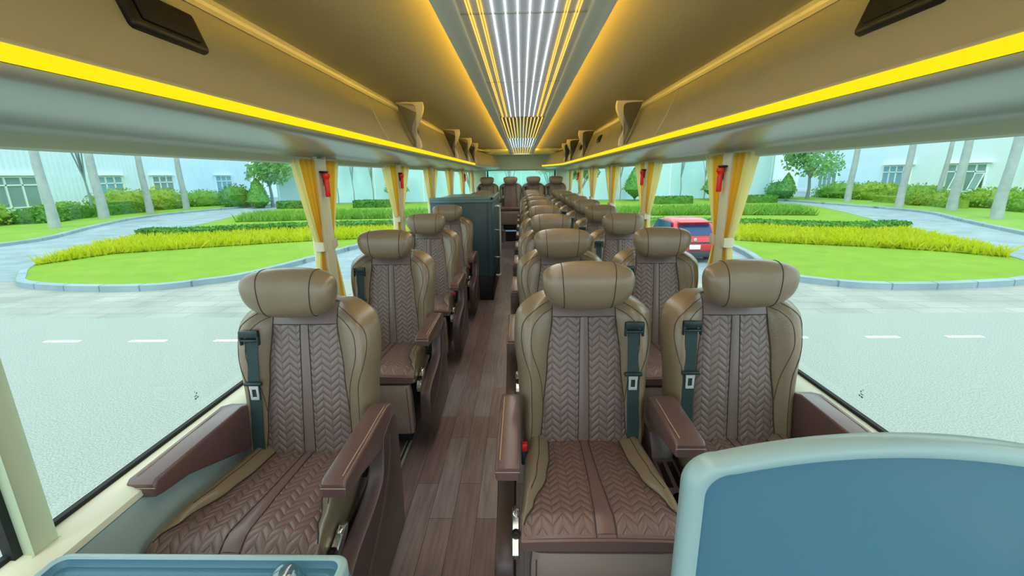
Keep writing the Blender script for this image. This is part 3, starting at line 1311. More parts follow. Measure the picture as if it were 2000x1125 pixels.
# grey tray top of the front left partition
r = empty('tray_partition', (0, 0, 0))
mb = MB()
x0, x1, y0, y1, zt = -1.05, -.385, .35, .797, .657
mb.box(x0 - .0, x1, y0, y1, .02, zt - .030, 0, .02, 3)
mb.build('partition_body', M['teal'], r)
mb = MB()
def rrect(i, z, rr):
    out = []
    for cx, cy, a0 in ((x1 - i, y1 - i, 0), (x0 + i, y1 - i, 1), (x0 + i, y0 + i, 2), (x1 - i, y0 + i, 3)):
        sx, sy = ((-1, -1), (1, -1), (1, 1), (-1, 1))[a0]
        for k in range(7):
            a = PI / 2 * a0 + PI / 2 * k / 6
            out.append((cx + sx * rr + rr * math.cos(a), cy + sy * rr + rr * math.sin(a), z))
    return out
L = [rrect(0, zt - .034, .03), rrect(0, zt - .006, .03), rrect(.002, zt - .002, .029), rrect(.005, zt, .027), rrect(.014, zt, .024), rrect(.017, zt - .002, .022),
     rrect(.020, zt - .016, .020), rrect(.022, zt - .018, .018), rrect(.034, zt - .018, .014), rrect(.037, zt - .022, .012), rrect(.040, zt - .023, .010)]
mb.rings(L[:6], 0, False)
mb.rings(L[5:], 1, False)
mb.add(L[-1], [tuple(range(len(L[-1])))], 1)
mb.add(L[0], [tuple(range(len(L[0])))], 0)
mb.build('tray_top', [M['teal_rim'], M['teal']], r)
tag(r, 'low blue grey partition with a raised tray rim in front of the left seat', 'partition')
r = empty('glass_dome', (-.505, .738, zt - .023))
mb = MB()
mb.lathe([(.034 * math.cos(a * PI / 20), .046 * math.sin(a * PI / 20)) for a in range(0, 10)] + [(.001, .046)], 28, (0, 0, .004))
mb.build('dome_shell', M['dome'], r)
mb = MB()
mb.lathe([(.036, 0), (.036, .006), (.031, .007)], 28)
mb.build('dome_base', M['teal'], r)
mb = MB()
mb.lathe([(.001, .004), (.014, .006), (.016, .016), (.008, .024), (.001, .026)], 18)
mb.build('dome_core', M['steel'], r)
tag(r, 'small clear glass dome standing on the blue grey tray', 'dome')

# blue grey partition at the front right
r = empty('guide_partition', (0, 0, 0))
def part_outline(ins, n=9):
    xa, xb = .252 + ins, .885 - ins
    zt, ri = 1.030 - ins * .9, .05 - ins * .3
    pts = [(xa - .004, .02), (xb + .004, .02)]
    def top(x):
        return zt + .048 * (1 - ((x - .5685) / .3165) ** 2)
    for k in range(n + 1):
        a = PI / 2 * k / n
        pts.append((xb - ri + ri * math.cos(a), top(xb - ri) - ri + ri * math.sin(a)))
    for k in range(1, 14):
        x = lerp(xb - ri, xa + ri, k / 14)
        pts.append((x, top(x)))
    for k in range(n + 1):
        a = PI / 2 + PI / 2 * k / n
        pts.append((xa + ri + ri * math.cos(a), top(xa + ri) - ri + ri * math.sin(a)))
    return pts
A = part_outline(0)
mb = MB()
rings = []
for ins, y in ((.012, .625), (0, .615), (0, .598), (.004, .588), (.012, .583), (.022, .583), (.028, .586), (.034, .597), (.040, .606)):
    rings.append([(x, y, z) for x, z in part_outline(ins)])
mb.rings(rings[:7], 1, False)
mb.add(rings[0], [tuple(range(len(rings[0])))], 1)
mb.build('partition_shell', [M['teal'], M['teal_rim']], r, angle=70)
mb = MB()
mb.rings(rings[6:], 0, False)
mb.add(rings[-1], [tuple(range(len(rings[-1])))], 0)
mb.build('recessed_face', M['teal'], r, angle=60)
tag(r, 'large blue grey moulded partition with a rounded rim at the front right', 'partition')


# ------------------------------------------------------------------ outside
def foliage(mb, fn_pts, n, size, seed=1, mat_i=0, flat=False):
    rnd = random.Random(seed)
    for _ in range(n):
        p = fn_pts(rnd)
        s = size * rnd.uniform(.6, 1.3)
        a = Vector((rnd.gauss(0, 1), rnd.gauss(0, 1), rnd.gauss(0, 1) * (.4 if flat else 1))).normalized()
        b = a.orthogonal().normalized()
        b.rotate(Matrix.Rotation(rnd.random() * 6.28, 3, a))
        c = a.cross(b)
        mb.add([p - b * s * .5, p + c * s * .32, p + b * s * .6, p - c * s * .32], [(0, 1, 2, 3)], mat_i)


def ell(c, r, shell=.75):
    def f(rnd):
        d = Vector((rnd.gauss(0, 1), rnd.gauss(0, 1), rnd.gauss(0, 1))).normalized()
        k = rnd.uniform(shell, 1.06)
        return Vector((c[0] + d.x * r[0] * k, c[1] + d.y * r[1] * k, max(GZ + .03, c[2] + d.z * r[2] * k)))
    return f


def core(mb, c, r, k=.82, seed=0):
    rnd = random.Random(seed)
    bm = bmesh.new()
    bmesh.ops.create_icosphere(bm, subdivisions=3, radius=1)
    for v in bm.verts:
        d = 1 + .10 * math.sin(v.co.x * 7 + seed) * math.cos(v.co.y * 6 + v.co.z * 8) + rnd.uniform(-.03, .03)
        v.co = Vector((c[0] + v.co.x * r[0] * k * d, c[1] + v.co.y * r[1] * k * d, max(GZ, c[2] + v.co.z * r[2] * k * d)))
    mb.from_bm(bm)


def bush(name, c, r, m, label, cat='shrub', n=900, size=.16, group=None, seed=1):
    mb = MB()
    core(mb, c, r, .84, seed)
    foliage(mb, ell(c, r), n, size, seed)
    return tag(mb.build(name, M[m], fix=False), label, cat, group)


def hedge(path, w, h, m, label, n=2600, size=.14, seed=1, group=None, z0=GZ + .1):
    P = spline([(x, y, 0) for x, y in path], 6)
    mb = MB()
    rs = []
    nrm = []
    for i, p in enumerate(P):
        t = (P[min(i + 1, len(P) - 1)] - P[max(0, i - 1)]).normalized()
        nrm.append(Vector((-t.y, t.x, 0)))
    for p, nn in zip(P, nrm):
        a, b = p - nn * w / 2, p + nn * w / 2
        rs.append([(a.x, a.y, z0 - .08), (a.x, a.y, z0 + h * .9), (p.x - nn.x * w * .4, p.y - nn.y * w * .4, z0 + h), (p.x + nn.x * w * .4, p.y + nn.y * w * .4, z0 + h), (b.x, b.y, z0 + h * .9), (b.x, b.y, z0 - .08)])
    mb.rings(rs, 0, True)
    def f(rnd):
        i = rnd.randrange(len(P) - 1)
        k = rnd.random()
        p = P[i].lerp(P[i + 1], k)
        nn = nrm[i]
        if rnd.random() < .5:
            q = p + nn * rnd.uniform(-.5, .5) * w
            q.z = z0 + h * rnd.uniform(.95, 1.06)
        else:
            q = p + nn * w * .5 * rnd.choice((-1, -1, -1, 1)) * rnd.uniform(.95, 1.08)
            q.z = z0 + h * rnd.random()
        return q
    foliage(mb, f, n, size, seed)
    return tag(mb.build('clipped_hedge', M[m], fix=False), label, 'hedge', group)


def in_poly(x, y, poly):
    c = False
    j = len(poly) - 1
    for i in range(len(poly)):
        xi, yi = poly[i]
        xj, yj = poly[j]
        if (yi > y) != (yj > y) and x < (xj - xi) * (y - yi) / (yj - yi) + xi:
            c = not c
        j = i
    return c


def tufts(name, poly, n, h, m, label, seed=1, z0=GZ + .13):
    rnd = random.Random(seed)
    xs = [p[0] for p in poly]
    ys = [p[1] for p in poly]
    mb = MB()
    mb.poly([(x, y, z0 + .05) for x, y in poly])
    k = 0
    while k < n:
        x, y = rnd.uniform(min(xs), max(xs)), rnd.uniform(min(ys), max(ys))
        if not in_poly(x, y, poly):
            continue
        k += 1
        a = rnd.random() * 6.28
        hh = h * rnd.uniform(.5, 1.15)
        w = .035 * rnd.uniform(.7, 1.6)
        dx, dy = math.cos(a) * w, math.sin(a) * w
        lx, ly = rnd.gauss(0, .3) * hh, rnd.gauss(0, .3) * hh
        mb.add([(x - dx, y - dy, z0), (x + dx, y + dy, z0), (x + lx + dx * .7, y + ly + dy * .7, z0 + hh * .7), (x + lx * 1.6, y + ly * 1.6, z0 + hh)], [(0, 1, 2, 3)])
    return tag(mb.build(name, M[m], fix=False, smooth=False), label, 'ground cover', kind='stuff')


def kerb(path, name, inner_sign, w=.20, h=.15, m='kerb', closed=False, label=None):
    P = spline([(x, y, 0) for x, y in path], 8, closed)
    mb = MB()
    rs = []
    N = len(P)
    for i, p in enumerate(P):
        if closed:
            t = (P[(i + 1) % N] - P[i - 1]).normalized()
        else:
            t = (P[min(i + 1, N - 1)] - P[max(0, i - 1)]).normalized()
        nn = Vector((-t.y, t.x, 0)) * inner_sign
        a, b = p, p + nn * w
        rs.append([(a.x, a.y, GZ - .05), (a.x, a.y, GZ + h * .85), (a.x + nn.x * .03, a.y + nn.y * .03, GZ + h), (b.x, b.y, GZ + h), (b.x, b.y, GZ - .05)])
    if closed:
        rs.append(rs[0])
    mb.rings(rs, 0, not closed)
    return tag(mb.build(name, M[m], angle=30), label, kind='structure'), P


g = MB()
g.box(-60, 60, -14, 8.24, GZ - .1, GZ)
road = tag(g.build('road', M['asphalt'], smooth=False), kind='structure')
g = MB()
g.box(-60, 60, 8.24, 11.5, GZ - .1, GZ)
tag(g.build('pavement', M['paver'], smooth=False), kind='structure')
g = MB()
g.box(-60, 60, 11.5, 80, GZ - .1, GZ)
tag(g.build('driveway', M['drive'], smooth=False), kind='structure')
for x0, x1 in ((-9.75, -9.1), (-8.23, -7.62), (-6.73, -6.10), (-5.26, -4.62), (-3.8, -3.2), (2.7, 3.25), (4.18, 4.72), (5.67, 6.20), (6.97, 7.55), (8.45, 9.0)):
    g = MB()
    g.box(x0, x1, 6.92, 7.0, GZ, GZ + .006)
    g.build('road_marking', M['paint'], road, smooth=False)

ISL = [(-14.1, 11.7), (-13.3, 11.0), (-12.2, 10.6), (-10.7, 10.38), (-9.18, 10.45), (-8.3, 11.0), (-7.6, 11.75), (-6.95, 14.0), (-6.45, 16.4), (-5.9, 17.7), (-4, 18.0), (-1.4, 18.0),
       (-1.4, 36), (-1.4, 45.6), (-12, 45.7), (-20.8, 45.6), (-21, 40), (-21, 33.5), (-19.1, 26.2), (-17.9, 19.6), (-16.9, 16.4), (-16.2, 14.3), (-15.1, 12.7)]
ISR = [(1.4, 45.6), (1.4, 40), (1.4, 20.4), (4, 20.2), (6.7, 19.9), (7.5, 19), (7.4, 15), (6.75, 12.2), (6.7, 11.1), (7.2, 10.5), (8.06, 10.05), (9.2, 9.95), (10.4, 10.05), (11.9, 10.35), (13.3, 11.2), (14.4, 12.5),
       (14.9, 13.8), (15.8, 16.0), (16.6, 19.6), (19.2, 24.9), (21.9, 33.3), (22, 39.5), (21.8, 45.6), (12, 45.7)]
for isl, nm, ins in ((ISL, 'left', 1), (ISR, 'right', 1)):
    o, P = kerb(isl, 'kerb_island_' + nm, ins, closed=True)
    L = MB()
    L.poly([(p.x, p.y, GZ + .135) for p in P])
    tag(L.build('lawn_' + nm, M['lawn'], smooth=False), kind='structure')

FKL = [(-22.9, 14), (-22.3, 18.2), (-22.5, 20.5), (-25.0, 25.3), (-27.2, 30.4), (-27.9, 35.4), (-26.6, 41), (-25.0, 47)]
FKR = [(19.0, 14), (20.6, 18.5), (23.1, 23.9), (25.5, 29.1), (25.2, 35.5), (24.6, 41.2), (24, 47)]
for fk, nm, sg in ((FKL, 'left', -1), (FKR, 'right', 1)):
    o, P = kerb(fk, 'kerb_verge_' + nm, 1 if sg < 0 else -1)
    L = MB()
    L.poly([(p.x + sg * .1, p.y, GZ + .13) for p in P] + [(sg * 38, 47, GZ + .13), (sg * 38, 14, GZ + .13)])
    tag(L.build('lawn_verge_' + nm, M['lawn2'], smooth=False), kind='structure')

for sg, nm in ((-1, 'left'), (1, 'right')):
    yl = [(15.5, 13.3), (14.6, 15.2), (12.3, 16.4), (9.5, 17.7), (7.8, 18.5), (7.8, 21.2), (9.5, 21.2), (12.3, 20.4), (14.6, 19.3), (17.0, 18.9), (16.4, 16.2), (15.9, 14.4)]
    if sg > 0:
        yl = [(14.3, 13.0), (13.2, 14.2), (11.6, 15.2), (9.8, 16.0), (8.2, 16.9), (8.2, 20.4), (10.5, 20.2), (12.3, 18.9), (14.2, 18.2), (15.9, 18.7), (15.2, 16.2), (14.8, 14.4)]
    else:
        yl = [(15.2, 13.1), (14.6, 15.2), (12.3, 16.4), (9.5, 17.7), (6.0, 18.8), (2, 19.0), (2, 21.4), (6, 21.4), (9.5, 21.2), (12.3, 20.4), (14.6, 19.3), (17.0, 18.9), (16.3, 16.2), (15.6, 14.4)]
    tufts('yellow_groundcover', [(sg * x, y) for x, y in yl], 11000, .34, 'yellowleaf', 'band of yellow green leafy plants across the %s island lawn' % nm, 3 + sg)
    hp = [(17.2, 19.7), (15, 19.9), (12.5, 21.0), (9.5, 21.8), (6, 22.0), (2.2, 22.0)] if sg < 0 else [(16.3, 19.4), (14.2, 18.9), (12.4, 19.5), (10.3, 20.9), (6.5, 22.0), (2.2, 22.0)]
    hedge([(sg * x, y) for x, y in hp], .9, .42, 'hedgeleaf', 'low dark green hedge curving across the %s island behind yellow plants' % nm, 4200, .13, 5)
    tufts('feathery_groundcover', [(sg * x, y) for x, y in ((17.4, 26.5), (12, 27.5), (2, 28), (2, 30.5), (12, 31), (18.2, 30.5))], 6000, .5, 'limeleaf', 'pale feathery plants across the back of the %s island' % nm, 8 + sg)
    for a, b, wh in (((21.0, 18.6, 'outer'), (14.4, 11.4, 'inner')) if sg < 0 else ((21.4, 19.0, 'outer'), (14.4, 11.4, 'inner'))):
        hedge([(sg * a, 38.4), (sg * (a + b) / 2, 38.4), (sg * b, 38.4)], 1.0, .62, 'hedgeleaf', 'short square hedge at the far end of the %s island, %s one' % (nm, wh), 900, .16, 6)


# palms ---------------------------------------------------------------
def palm(x, y, rb, label, lean=0., thin=False):
    r = empty('palm_tree', (x, y, GZ))
    mb = MB()
    H = 8.5
    path = [(lean * (k / 12) ** 1.3, .04 * math.sin(k), H * k / 12) for k in range(13)]
    mb.tube(path, lambda t: rb * (1.12 - .28 * min(1, t * 5) - .22 * t + .10 * math.sin(PI * min(1, t * 1.6))), 16)
    mb.build('palm_trunk', M['trunk'], r)
    cr = MB()
    for k in range(11):
        a = k * 2.4
        L = 1.2
        for j in range(12):
            t0, t1 = j / 12, (j + 1) / 12
            def q(t, s):
                d = L * t
                zz = H + 1.1 * math.sin(t * 1.7) * (1 + .3 * (k % 3)) - 1.6 * t * t
                return Vector((lean + math.cos(a) * d - math.sin(a) * s, math.sin(a) * d + math.cos(a) * s, zz - abs(s) * .5))
            w = .5 * math.sin(PI * (t0 * .85 + .12))
            cr.add([q(t0, 0), q(t0 + .03, w), q(t1 + .05, w * .9), q(t1, 0)], [(0, 1, 2, 3)])
            cr.add([q(t0, 0), q(t0 + .03, -w), q(t1 + .05, -w * .9), q(t1, 0)], [(0, 1, 2, 3)])
    cr.build('palm_crown', M['treeleaf'], r, fix=False)
    return tag(r, label, 'palm tree', 'grey palms along the verges')


for i, (x, y, rb) in enumerate(((-26.44, 24.5, .40), (-29.3, 30.6, .48), (-29.5, 34.8, .40), (-29.7, 39.0, .40))):
    palm(x, y, rb * .62, 'grey palm trunk on the left verge, %s from the front' % ORD[i], lean=-.1)
for i, (x, y, rb) in enumerate(((24.9, 23.8, .40), (27.4, 29.0, .42), (26.4, 31.8, .38), (27.5, 38.4, .40))):
    palm(x, y, rb * .62, 'grey palm trunk on the right verge, %s from the front' % ORD[i], lean=.3)
palm(32.0, 35.2, .17, 'thin grey palm trunk in front of the open window, right verge', lean=.5)


def tree(x, y, h, cr, cz, rt, label, m='treeleaf', n=1500, size=.28, seed=1, group=None, lumps=7, bare=.55):
    r = empty('leafy_tree', (x, y, GZ))
    mb = MB()
    mb.tube([(0, 0, 0), (.05, 0, h * .25), (-.05, .03, h * .5), (0, 0, cz)], lambda t: rt * .75 * (1 - .55 * t), 10)
    rnd = random.Random(seed)
    cen = []
    for k in range(lumps):
        a = rnd.random() * 6.28
        q = Vector((math.cos(a) * cr * rnd.uniform(.25, .8), math.sin(a) * cr * rnd.uniform(.25, .8), cz + cr * rnd.uniform(-.35, .7)))
        cen.append(q)
        mb.tube([(0, 0, h * .45), (q.x * .5, q.y * .5, lerp(h * .45, q.z, .6)), q], lambda t: rt * .45 * (1 - .7 * t), 6)
    mb.build('tree_trunk', M['bark'], r)
    lf = MB()
    for q in cen:
        rr = cr * rnd.uniform(.35, .55)
        for _ in range(n // lumps):
            d = Vector((rnd.gauss(0, 1), rnd.gauss(0, 1), rnd.gauss(0, .8))).normalized() * rr * rnd.random() ** .4
            p = q + d
            s = size * rnd.uniform(.6, 1.3)
            a = Vector((rnd.gauss(0, 1), rnd.gauss(0, 1), rnd.gauss(0, 1))).normalized()
            b = a.orthogonal().normalized()
            c = a.cross(b)
            lf.add([p - b * s * .5, p + c * s * .3, p + b * s * .6, p - c * s * .3], [(0, 1, 2, 3)])
    lf.build('tree_foliage', M[m], r, fix=False)
    return tag(r, label, 'tree', group)


tree(-24.3, 43.2, 4.4, 2.5, 3.7, .22, 'leafy green tree beside the left corrugated building end', n=2600, size=.34, seed=4, lumps=9)
tree(27.0, 43.0, 4.6, 3.0, 4.0, .22, 'leafy green tree beside the white building on the right', n=2600, size=.34, seed=9, lumps=9)
tree(-31.6, 32.2, 6, 1.5, 6.3, .12, 'slender tree standing right behind the second left palm', n=900, size=.3, seed=5)
sap = ((-18.1, 44), (-16.3, 43.4), (-14.6, 44), (-9.2, 44), (19.6, 44), (17.4, 43.2), (15.4, 44), (9.6, 44))
for i, (x, y) in enumerate(sap):
    side = 'left' if x < 0 else 'right'
    tree(x, y, 5.0, 1.2, 5.6, .075, 'thin sapling before the pale aqua wall, %s from the outside on the %s' % (ORD[i % 4], side), n=420, size=.26, seed=20 + i, group='thin saplings before the aqua wall', lumps=5)
for i, (x, y, h) in enumerate(((-4.6, 46, 3.2), (-1.0, 47, 4.2), (2.6, 46, 3.6), (5.6, 47, 3.0))):
    tree(x, y - 5, 3, 1.7, h, .15, 'bushy tree behind the coach rear window, %s from the left' % ORD[i], n=900, size=.4, seed=60 + i, group='trees behind the coach')


def topiary(x, y, r, h, label, m='coneleaf', z0=.35):
    mb = MB()
    def R(t):
        return r * (math.sin(PI * min(1, t * 1.9) * .5) if t < .27 else 1) * (1 - max(0., t - .2) / .8) ** .8
    rs = []
    for j in range(15):
        t = j / 14
        rs.append([(x + max(.02, R(t) * .9) * math.cos(2 * PI * k / 14), y + max(.02, R(t) * .9) * math.sin(2 * PI * k / 14), GZ + z0 + h * t) for k in range(14)])
    mb.rings(rs)
    def f(rnd):
        t = rnd.random() ** 1.4
        a = rnd.random() * 6.28
        return Vector((x + R(t) * math.cos(a), y + R(t) * math.sin(a), GZ + z0 + h * t))
    foliage(mb, f, 900, .16, 3)
    mb.tube([(x, y, GZ), (x, y, GZ + .5)], .07, 8)
    return tag(mb.build('topiary_shrub', M[m], fix=False), label, 'shrub')


topiary(-24.6, 41.5, 1.2, 3.0, 'tall clipped cone topiary at the left drive end', z0=-.25)
topiary(-12.1, 43.5, 1.3, 3.3, 'egg shaped topiary behind the second left pillar')
topiary(18.2, 43, 1.25, 2.6, 'egg shaped topiary seen between the right curtains')
topiary(10.9, 43.5, 1.3, 3.0, 'dark cone topiary seen past the second right pillar')
topiary(24.3, 41.8, .9, 2.2, 'small clipped cone at the end of the right drive')
bush('ball_shrub', (-27.3, 42.4, GZ + .9), (1.5, 1.5, 1.35), 'hedgeleaf', 'round clipped ball shrub beside the left cone topiary', n=1200, seed=2)
bush('ball_shrub', (25.2, 44.5, GZ + .8), (1.4, 1.2, 1.1), 'hedgeleaf', 'round dark shrub under the right tree', n=900, seed=3)
bb = [(-33.2, 25.6, 2.2, 1.15, 'shrubleaf', 'yellow flecked bush under the first left factory window'),
      (-31.2, 28.2, 1.4, .7, 'hedgeleaf', 'small dark bush behind the first left palm'),
      (-33.2, 31.5, 1.7, .8, 'limeleaf', 'pale bush below the second left factory window'),
      (-33.0, 36.2, 2.2, 1.35, 'shrubleaf', 'tall shrub between the second and third left palms'),
      (-33.0, 40.0, 2.2, 1.35, 'shrubleaf', 'tall shrub behind the fourth left palm'),
      (-31.8, 44.5, 2.2, 1.1, 'limeleaf', 'lime green shrub near the left ball shrub'),
      (31.6, 45.0, 2.4, 1.05, 'limeleaf', 'lime green shrub under the first right window'),
      (31.8, 41.0, 2.2, 1.1, 'shrubleaf', 'grassy shrub behind the fourth right palm'),
      (32.0, 36.8, 2.1, 1.0, 'limeleaf', 'green shrub between the right palms under the sash window'),
      (30.3, 33.4, 1.7, .75, 'shrubleaf', 'low yellow green shrub behind the third right palm'),
      (32.2, 31.0, 2.0, .95, 'shrubleaf', 'yellow green shrub under the open right window'),
      (31.2, 27.4, 1.8, .75, 'limeleaf', 'low green shrub behind the first right palm'),
      (30.5, 24.4, 1.5, .65, 'shrubleaf', 'yellow leaved shrub at the right edge of the verge')]
for i, (x, y, rr, h, m, lab) in enumerate(bb):
    bush('verge_shrub', (x, y, GZ + h * .55), (rr, rr * 1.1, h), m, lab, n=1300, size=.2, seed=30 + i, group='shrubs below the building windows')
hedge([(-31.0, 27.0), (-31.4, 31.0), (-31.6, 36.5)], 1.1, .8, 'hedgeleaf', 'straight clipped hedge behind the left palms', 1800, .15, 9)
hedge([(29.0, 30.2), (29.6, 33.0), (29.8, 38)], 1.0, .55, 'shrubleaf', 'low clipped hedge behind the right palms', 1600, .15, 10)


# buildings -----------------------------------------------------------
def factory(sg, nm, label):
    r = empty('factory_building', (sg * 38, 40, GZ))
    mb = MB()
    ya, yb, H = 10, 63, 13
    if sg < 0:
        nn = 530
        xs = []
        for i in range(nn + 1):
            k = i % 4
            xs.append((0 if k in (0, 1) else .05))
        vs, fs = [], []
        for i in range(nn + 1):
            y = lerp(ya, yb, i / nn) - 40
            vs += [(xs[i], y, 0), (xs[i], y, H)]
        for i in range(nn):
            fs.append((2 * i, 2 * i + 2, 2 * i + 3, 2 * i + 1))
        mb.add(vs, fs)
        mb.box(-.5, -.06, ya - 40, yb - 40, 0, H)
    else:
        mb.box(0, .5, ya - 40, yb - 40, 0, H)
    mb.build('wall_cladding', M['bwall'] if sg < 0 else M['bwall2'], r, smooth=False)
    b = MB()
    b.box(-.08 * 1 if sg > 0 else -.02, .02 if sg > 0 else .08, ya - 40, yb - 40, 0, .35)
    b.build('wall_plinth', M['bframe'], r, smooth=False)
    wy = [(33.0, 3.4, 3), (41.0, 2.6, 3), (47.2, 2.7, 3), (57, 3.0, 3)] if sg < 0 else [(33.3, 3.2, 3), (39.6, 3.4, 4), (46.8, 3.4, 4), (57, 3.2, 4), (27, 3.2, 3)]
    for k, (y, w, nc) in enumerate(wy):
        y -= 40
        z0, z1 = .85, 3.0
        xi = -sg * .06
        fr = MB()
        def bar(ya_, yb_, za, zb, d=.09):
            fr.box(min(xi - sg * d, xi + sg * .05), max(xi - sg * d, xi + sg * .05), ya_, yb_, za, zb)
        bar(y - w / 2 - .08, y + w / 2 + .08, z0 - .08, z0)
        bar(y - w / 2 - .08, y + w / 2 + .08, z1, z1 + .08)
        bar(y - w / 2 - .25, y + w / 2 + .25, z1 + .14, z1 + .22, .35)
        zt = z1 - .55
        bar(y - w / 2, y + w / 2, zt - .05, zt + .05)
        for c in range(nc + 1):
            yy = y - w / 2 + w * c / nc
            bar(yy - .05, yy + .05, z0, z1)
        o = fr.build('factory_window', M['bframe'], r, smooth=False)
        pn = MB()
        pn.box(min(xi, xi + sg * .04), max(xi, xi + sg * .04), y - w / 2, y + w / 2, z0, z1)
        pn.build('window_pane', M['bpane'] if (k + (sg > 0)) % 2 == 0 else M['bpane2'], o, smooth=False)
        if sg > 0 and k == 1:                               # two casements tilted open
            for c in (0, 2):
                yy = y - w / 2 + w * (c + .5) / nc
                q = MB()
                hw, hh = w / nc * .46, (zt - z0 - .1) * .5
                for (a0, a1, b0, b1) in ((-hw, hw, -hh, -hh + .07), (-hw, hw, hh - .07, hh), (-hw, -hw + .07, -hh, hh), (hw - .07, hw, -hh, hh)):
                    q.box(-.03, .03, a0, a1, b0, b1)
                q.box(-.01, .01, -hw, hw, -hh, hh, 1)
                q.xform(Matrix.Translation((-.35, yy, (z0 + zt) / 2 - .02)) @ Matrix.Rotation(math.radians(18), 4, 'Y'))
                q.build('open_casement', [M['bframe'], M['bpane']], o, smooth=False)
    return tag(r, label, 'building')


factory(-1, 'left', 'pale blue corrugated factory wall with white windows along the left verge')
factory(1, 'right', 'white rendered factory wall with white framed windows along the right verge')
r = empty('rear_factory', (0, 46, GZ))
mb = MB()
mb.box(-25.2, 25.2, 0, 19.5, 0, 13)
mb.build('wall_cladding', M['bwall3'], r, smooth=False)
mb = MB()
mb.box(-48, 48, 19.6, 20, 0, 13)
mb.build('rear_wing_wall', M['bwall2'], r, smooth=False)
for k in range(11):
    x = -25 + 5 * k
    j = MB()
    j.box(x - .04, x + .04, -.03, 0, 0, 13)
    j.build('wall_joint', M['bframe'], r, smooth=False)
tag(r, 'pale aqua cladding wall of the building beyond both islands', 'building')



# red car -------------------------------------------------------------
def car():
    r = empty('red_car', (5.50, 14.05, GZ))
    # rear at local y=0, front at y=4; x half width .9
    def ring(y, hw, z0, z1, n=24, e=.35):
        out = []
        for i in range(n):
            a = 2 * PI * i / n
            out.append((hw * math.copysign(abs(math.cos(a)) ** e, math.cos(a)), y, (z0 + z1) / 2 + (z1 - z0) / 2 * math.copysign(abs(math.sin(a)) ** e, math.sin(a))))
        return out
    b = MB()
    secs = [(0.0, .80, .36, .86), (.06, .865, .30, .93), (.2, .89, .26, .97), (.8, .90, .24, .98), (2.0, .90, .24, .97), (3.0, .89, .26, .94), (3.6, .86, .28, .84), (3.95, .78, .32, .70), (4.02, .66, .36, .62)]
    b.rings([ring(*s) for s in secs])
    b.build('car_body', M['car'], r, angle=50)
    gsec = [(.05, .74, .85, .93), (.14, .74, .85, 1.17), (.30, .70, .85, 1.42), (.45, .68, .85, 1.50), (.9, .68, .85, 1.545), (1.6, .68, .85, 1.53), (2.1, .67, .85, 1.45), (2.6, .70, .85, 1.16), (3.0, .74, .85, .93)]
    g = MB()
    def gr(y, hw, z0, z1, n=24):
        out = []
        for i in range(n):
            a = 2 * PI * i / n
            s = math.sin(a)
            zz = (z0 + z1) / 2 + (z1 - z0) / 2 * math.copysign(abs(s) ** .35, s)
            k = 1.12 - .14 * (zz - .85) / .7
            out.append((hw * k * math.copysign(abs(math.cos(a)) ** .3, math.cos(a)), y, zz))
        return out
    g.rings([gr(*s) for s in gsec])
    g.build('car_roof', M['car'], r, angle=50)
    w = MB()
    w.prism([(-.66, .95), (.66, .95), (.57, 1.36), (-.57, 1.36)], 'y', -.012, .012)
    w.xform(Matrix.Translation((0, .118, 0)) @ Matrix.Translation((0, 0, .95)) @ Matrix.Rotation(-math.radians(27), 4, 'X') @ Matrix.Translation((0, 0, -.95)) @ Matrix.Translation((0, -.075, 0)))
    w.build('rear_window', M['carglass'], r)
    for sg in (-1, 1):
        w = MB()
        w.prism([(.35, .98), (.55, 1.42), (1.9, 1.42), (2.55, .98)], 'x', sg * .755, sg * .80)
        w.build('side_window', M['carglass'], r)
        l = MB()
        l.prism([(sg * .62, .78), (sg * .86, .80), (sg * .84, 1.02), (sg * .76, 1.10), (sg * .72, .93)], 'y', -.03, .12, 0, .02)
        l.build('tail_lamp', M['lamp_red'], r)
        l = MB()
        l.box(sg * .72 - .07, sg * .72 + .07, -.06, .02, .42, .54, 0, .02)
        l.build('bumper_lamp', M['plate'], r)
    s = MB()
    s.box(-.62, .62, .02, .30, 1.43, 1.475, 0, .015)
    s.build('roof_spoiler', M['car'], r)
    p = MB()
    p.box(-.86, .86, -.05, .3, .22, .44, 0, .04)
    p.build('rear_bumper', M['carlow'], r)
    p = MB()
    p.box(-.64, .64, -.02, .05, .70, .755, 0, .01)
    p.build('boot_strip', M['carlow'], r)
    p = MB()
    p.box(-.20, .20, -.045, .0, .50, .66, 0, .01)
    p.build('number_plate', M['plate'], r)
    p = MB()
    p.lathe([(.0, -.02), (.05, -.02), (.06, -.01), (.06, .05)], 16, (0, -.005, .84), 0, 'y')
    p.build('boot_emblem', M['chrome'], r)
    for sx in (-.82, .82):
        for y in (.75, 3.25):
            q = MB()
            q.lathe([(.1, -.1), (.31, -.1), (.33, -.07), (.33, .07), (.31, .1), (.1, .1)], 24, (sx, y, .33), 0, 'x')
            q.build('wheel', M['carlow'], r)
    r.location = (5.22, 13.3, GZ)
    r.scale = (.81, .88, .85)
    tag(r, 'red hatchback parked on the drive, seen between the right-hand curtains', 'car')


car()

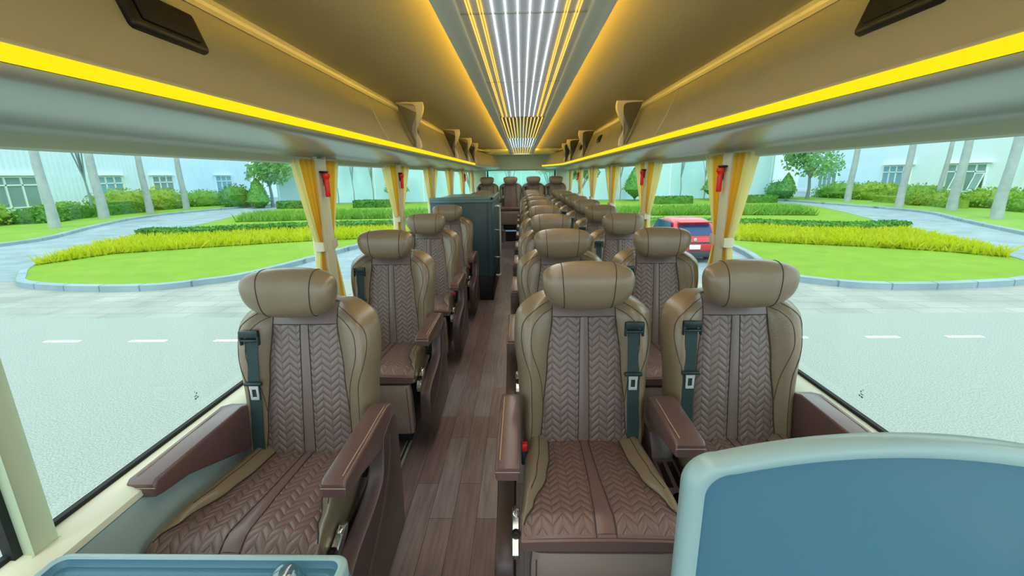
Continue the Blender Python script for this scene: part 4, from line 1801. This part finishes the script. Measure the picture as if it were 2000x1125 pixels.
# ------------------------------------------------------------------ light, camera
W = bpy.data.worlds.new('World')
SC.world = W
W.use_nodes = True
wt = W.node_tree
bg = wt.nodes['Background']
bg.inputs['Color'].default_value = (.80, .93, 1.0, 1)
bg.inputs['Strength'].default_value = 2.05

sun = bpy.data.lights.new('sun', 'SUN')
sun.energy = 1.1
sun.angle = math.radians(9)
sun.color = (1, .97, .9)
so = bpy.data.objects.new('sun', sun)
COL.objects.link(so)
so.rotation_euler = Vector((.12, .55, -1.)).to_track_quat('-Z', 'Y').to_euler()


def area(name, loc, sx, sy, e, col, rot=(0, 0, 0)):
    a = bpy.data.lights.new(name, 'AREA')
    a.shape = 'RECTANGLE'
    a.size, a.size_y = sx, sy
    a.energy = e
    a.color = col
    o = bpy.data.objects.new(name, a)
    COL.objects.link(o)
    o.location = loc
    o.rotation_euler = rot
    return o


area('ceiling_panel_lamp', (.012, 4.6, 1.955), .36, 12.2, 24, (1, .95, .86))

cam = bpy.data.cameras.new('camera')
cam.sensor_width = 36
cam.lens = 36 * 860 / 2000
cam.clip_start = .02
co = bpy.data.objects.new('camera', cam)
COL.objects.link(co)
yaw, pitch, roll = math.radians(1.360), math.radians(14.3635), math.radians(.8)
Fv = Vector((-math.sin(yaw) * math.cos(pitch), math.cos(yaw) * math.cos(pitch), -math.sin(pitch)))
Rv = Vector((math.cos(yaw), math.sin(yaw), 0))
Uv = Rv.cross(Fv)
R2 = Rv * math.cos(roll) - Uv * math.sin(roll)
U2 = Uv * math.cos(roll) + Rv * math.sin(roll)
co.matrix_world = Matrix(((R2.x, U2.x, -Fv.x, 0), (R2.y, U2.y, -Fv.y, 0), (R2.z, U2.z, -Fv.z, 1.47), (0, 0, 0, 1)))
SC.camera = co

SC.view_settings.view_transform = 'Standard'
SC.view_settings.look = 'None'
SC.view_settings.gamma = 1
SC.view_settings.use_curve_mapping = False
SC.view_settings.exposure = .14
try:
    SC.cycles.use_denoising = True
    SC.cycles.max_bounces = 10
    SC.cycles.diffuse_bounces = 5
    SC.cycles.glossy_bounces = 4
    SC.cycles.transparent_max_bounces = 16
    SC.cycles.sample_clamp_indirect = 6
except Exception:
    pass
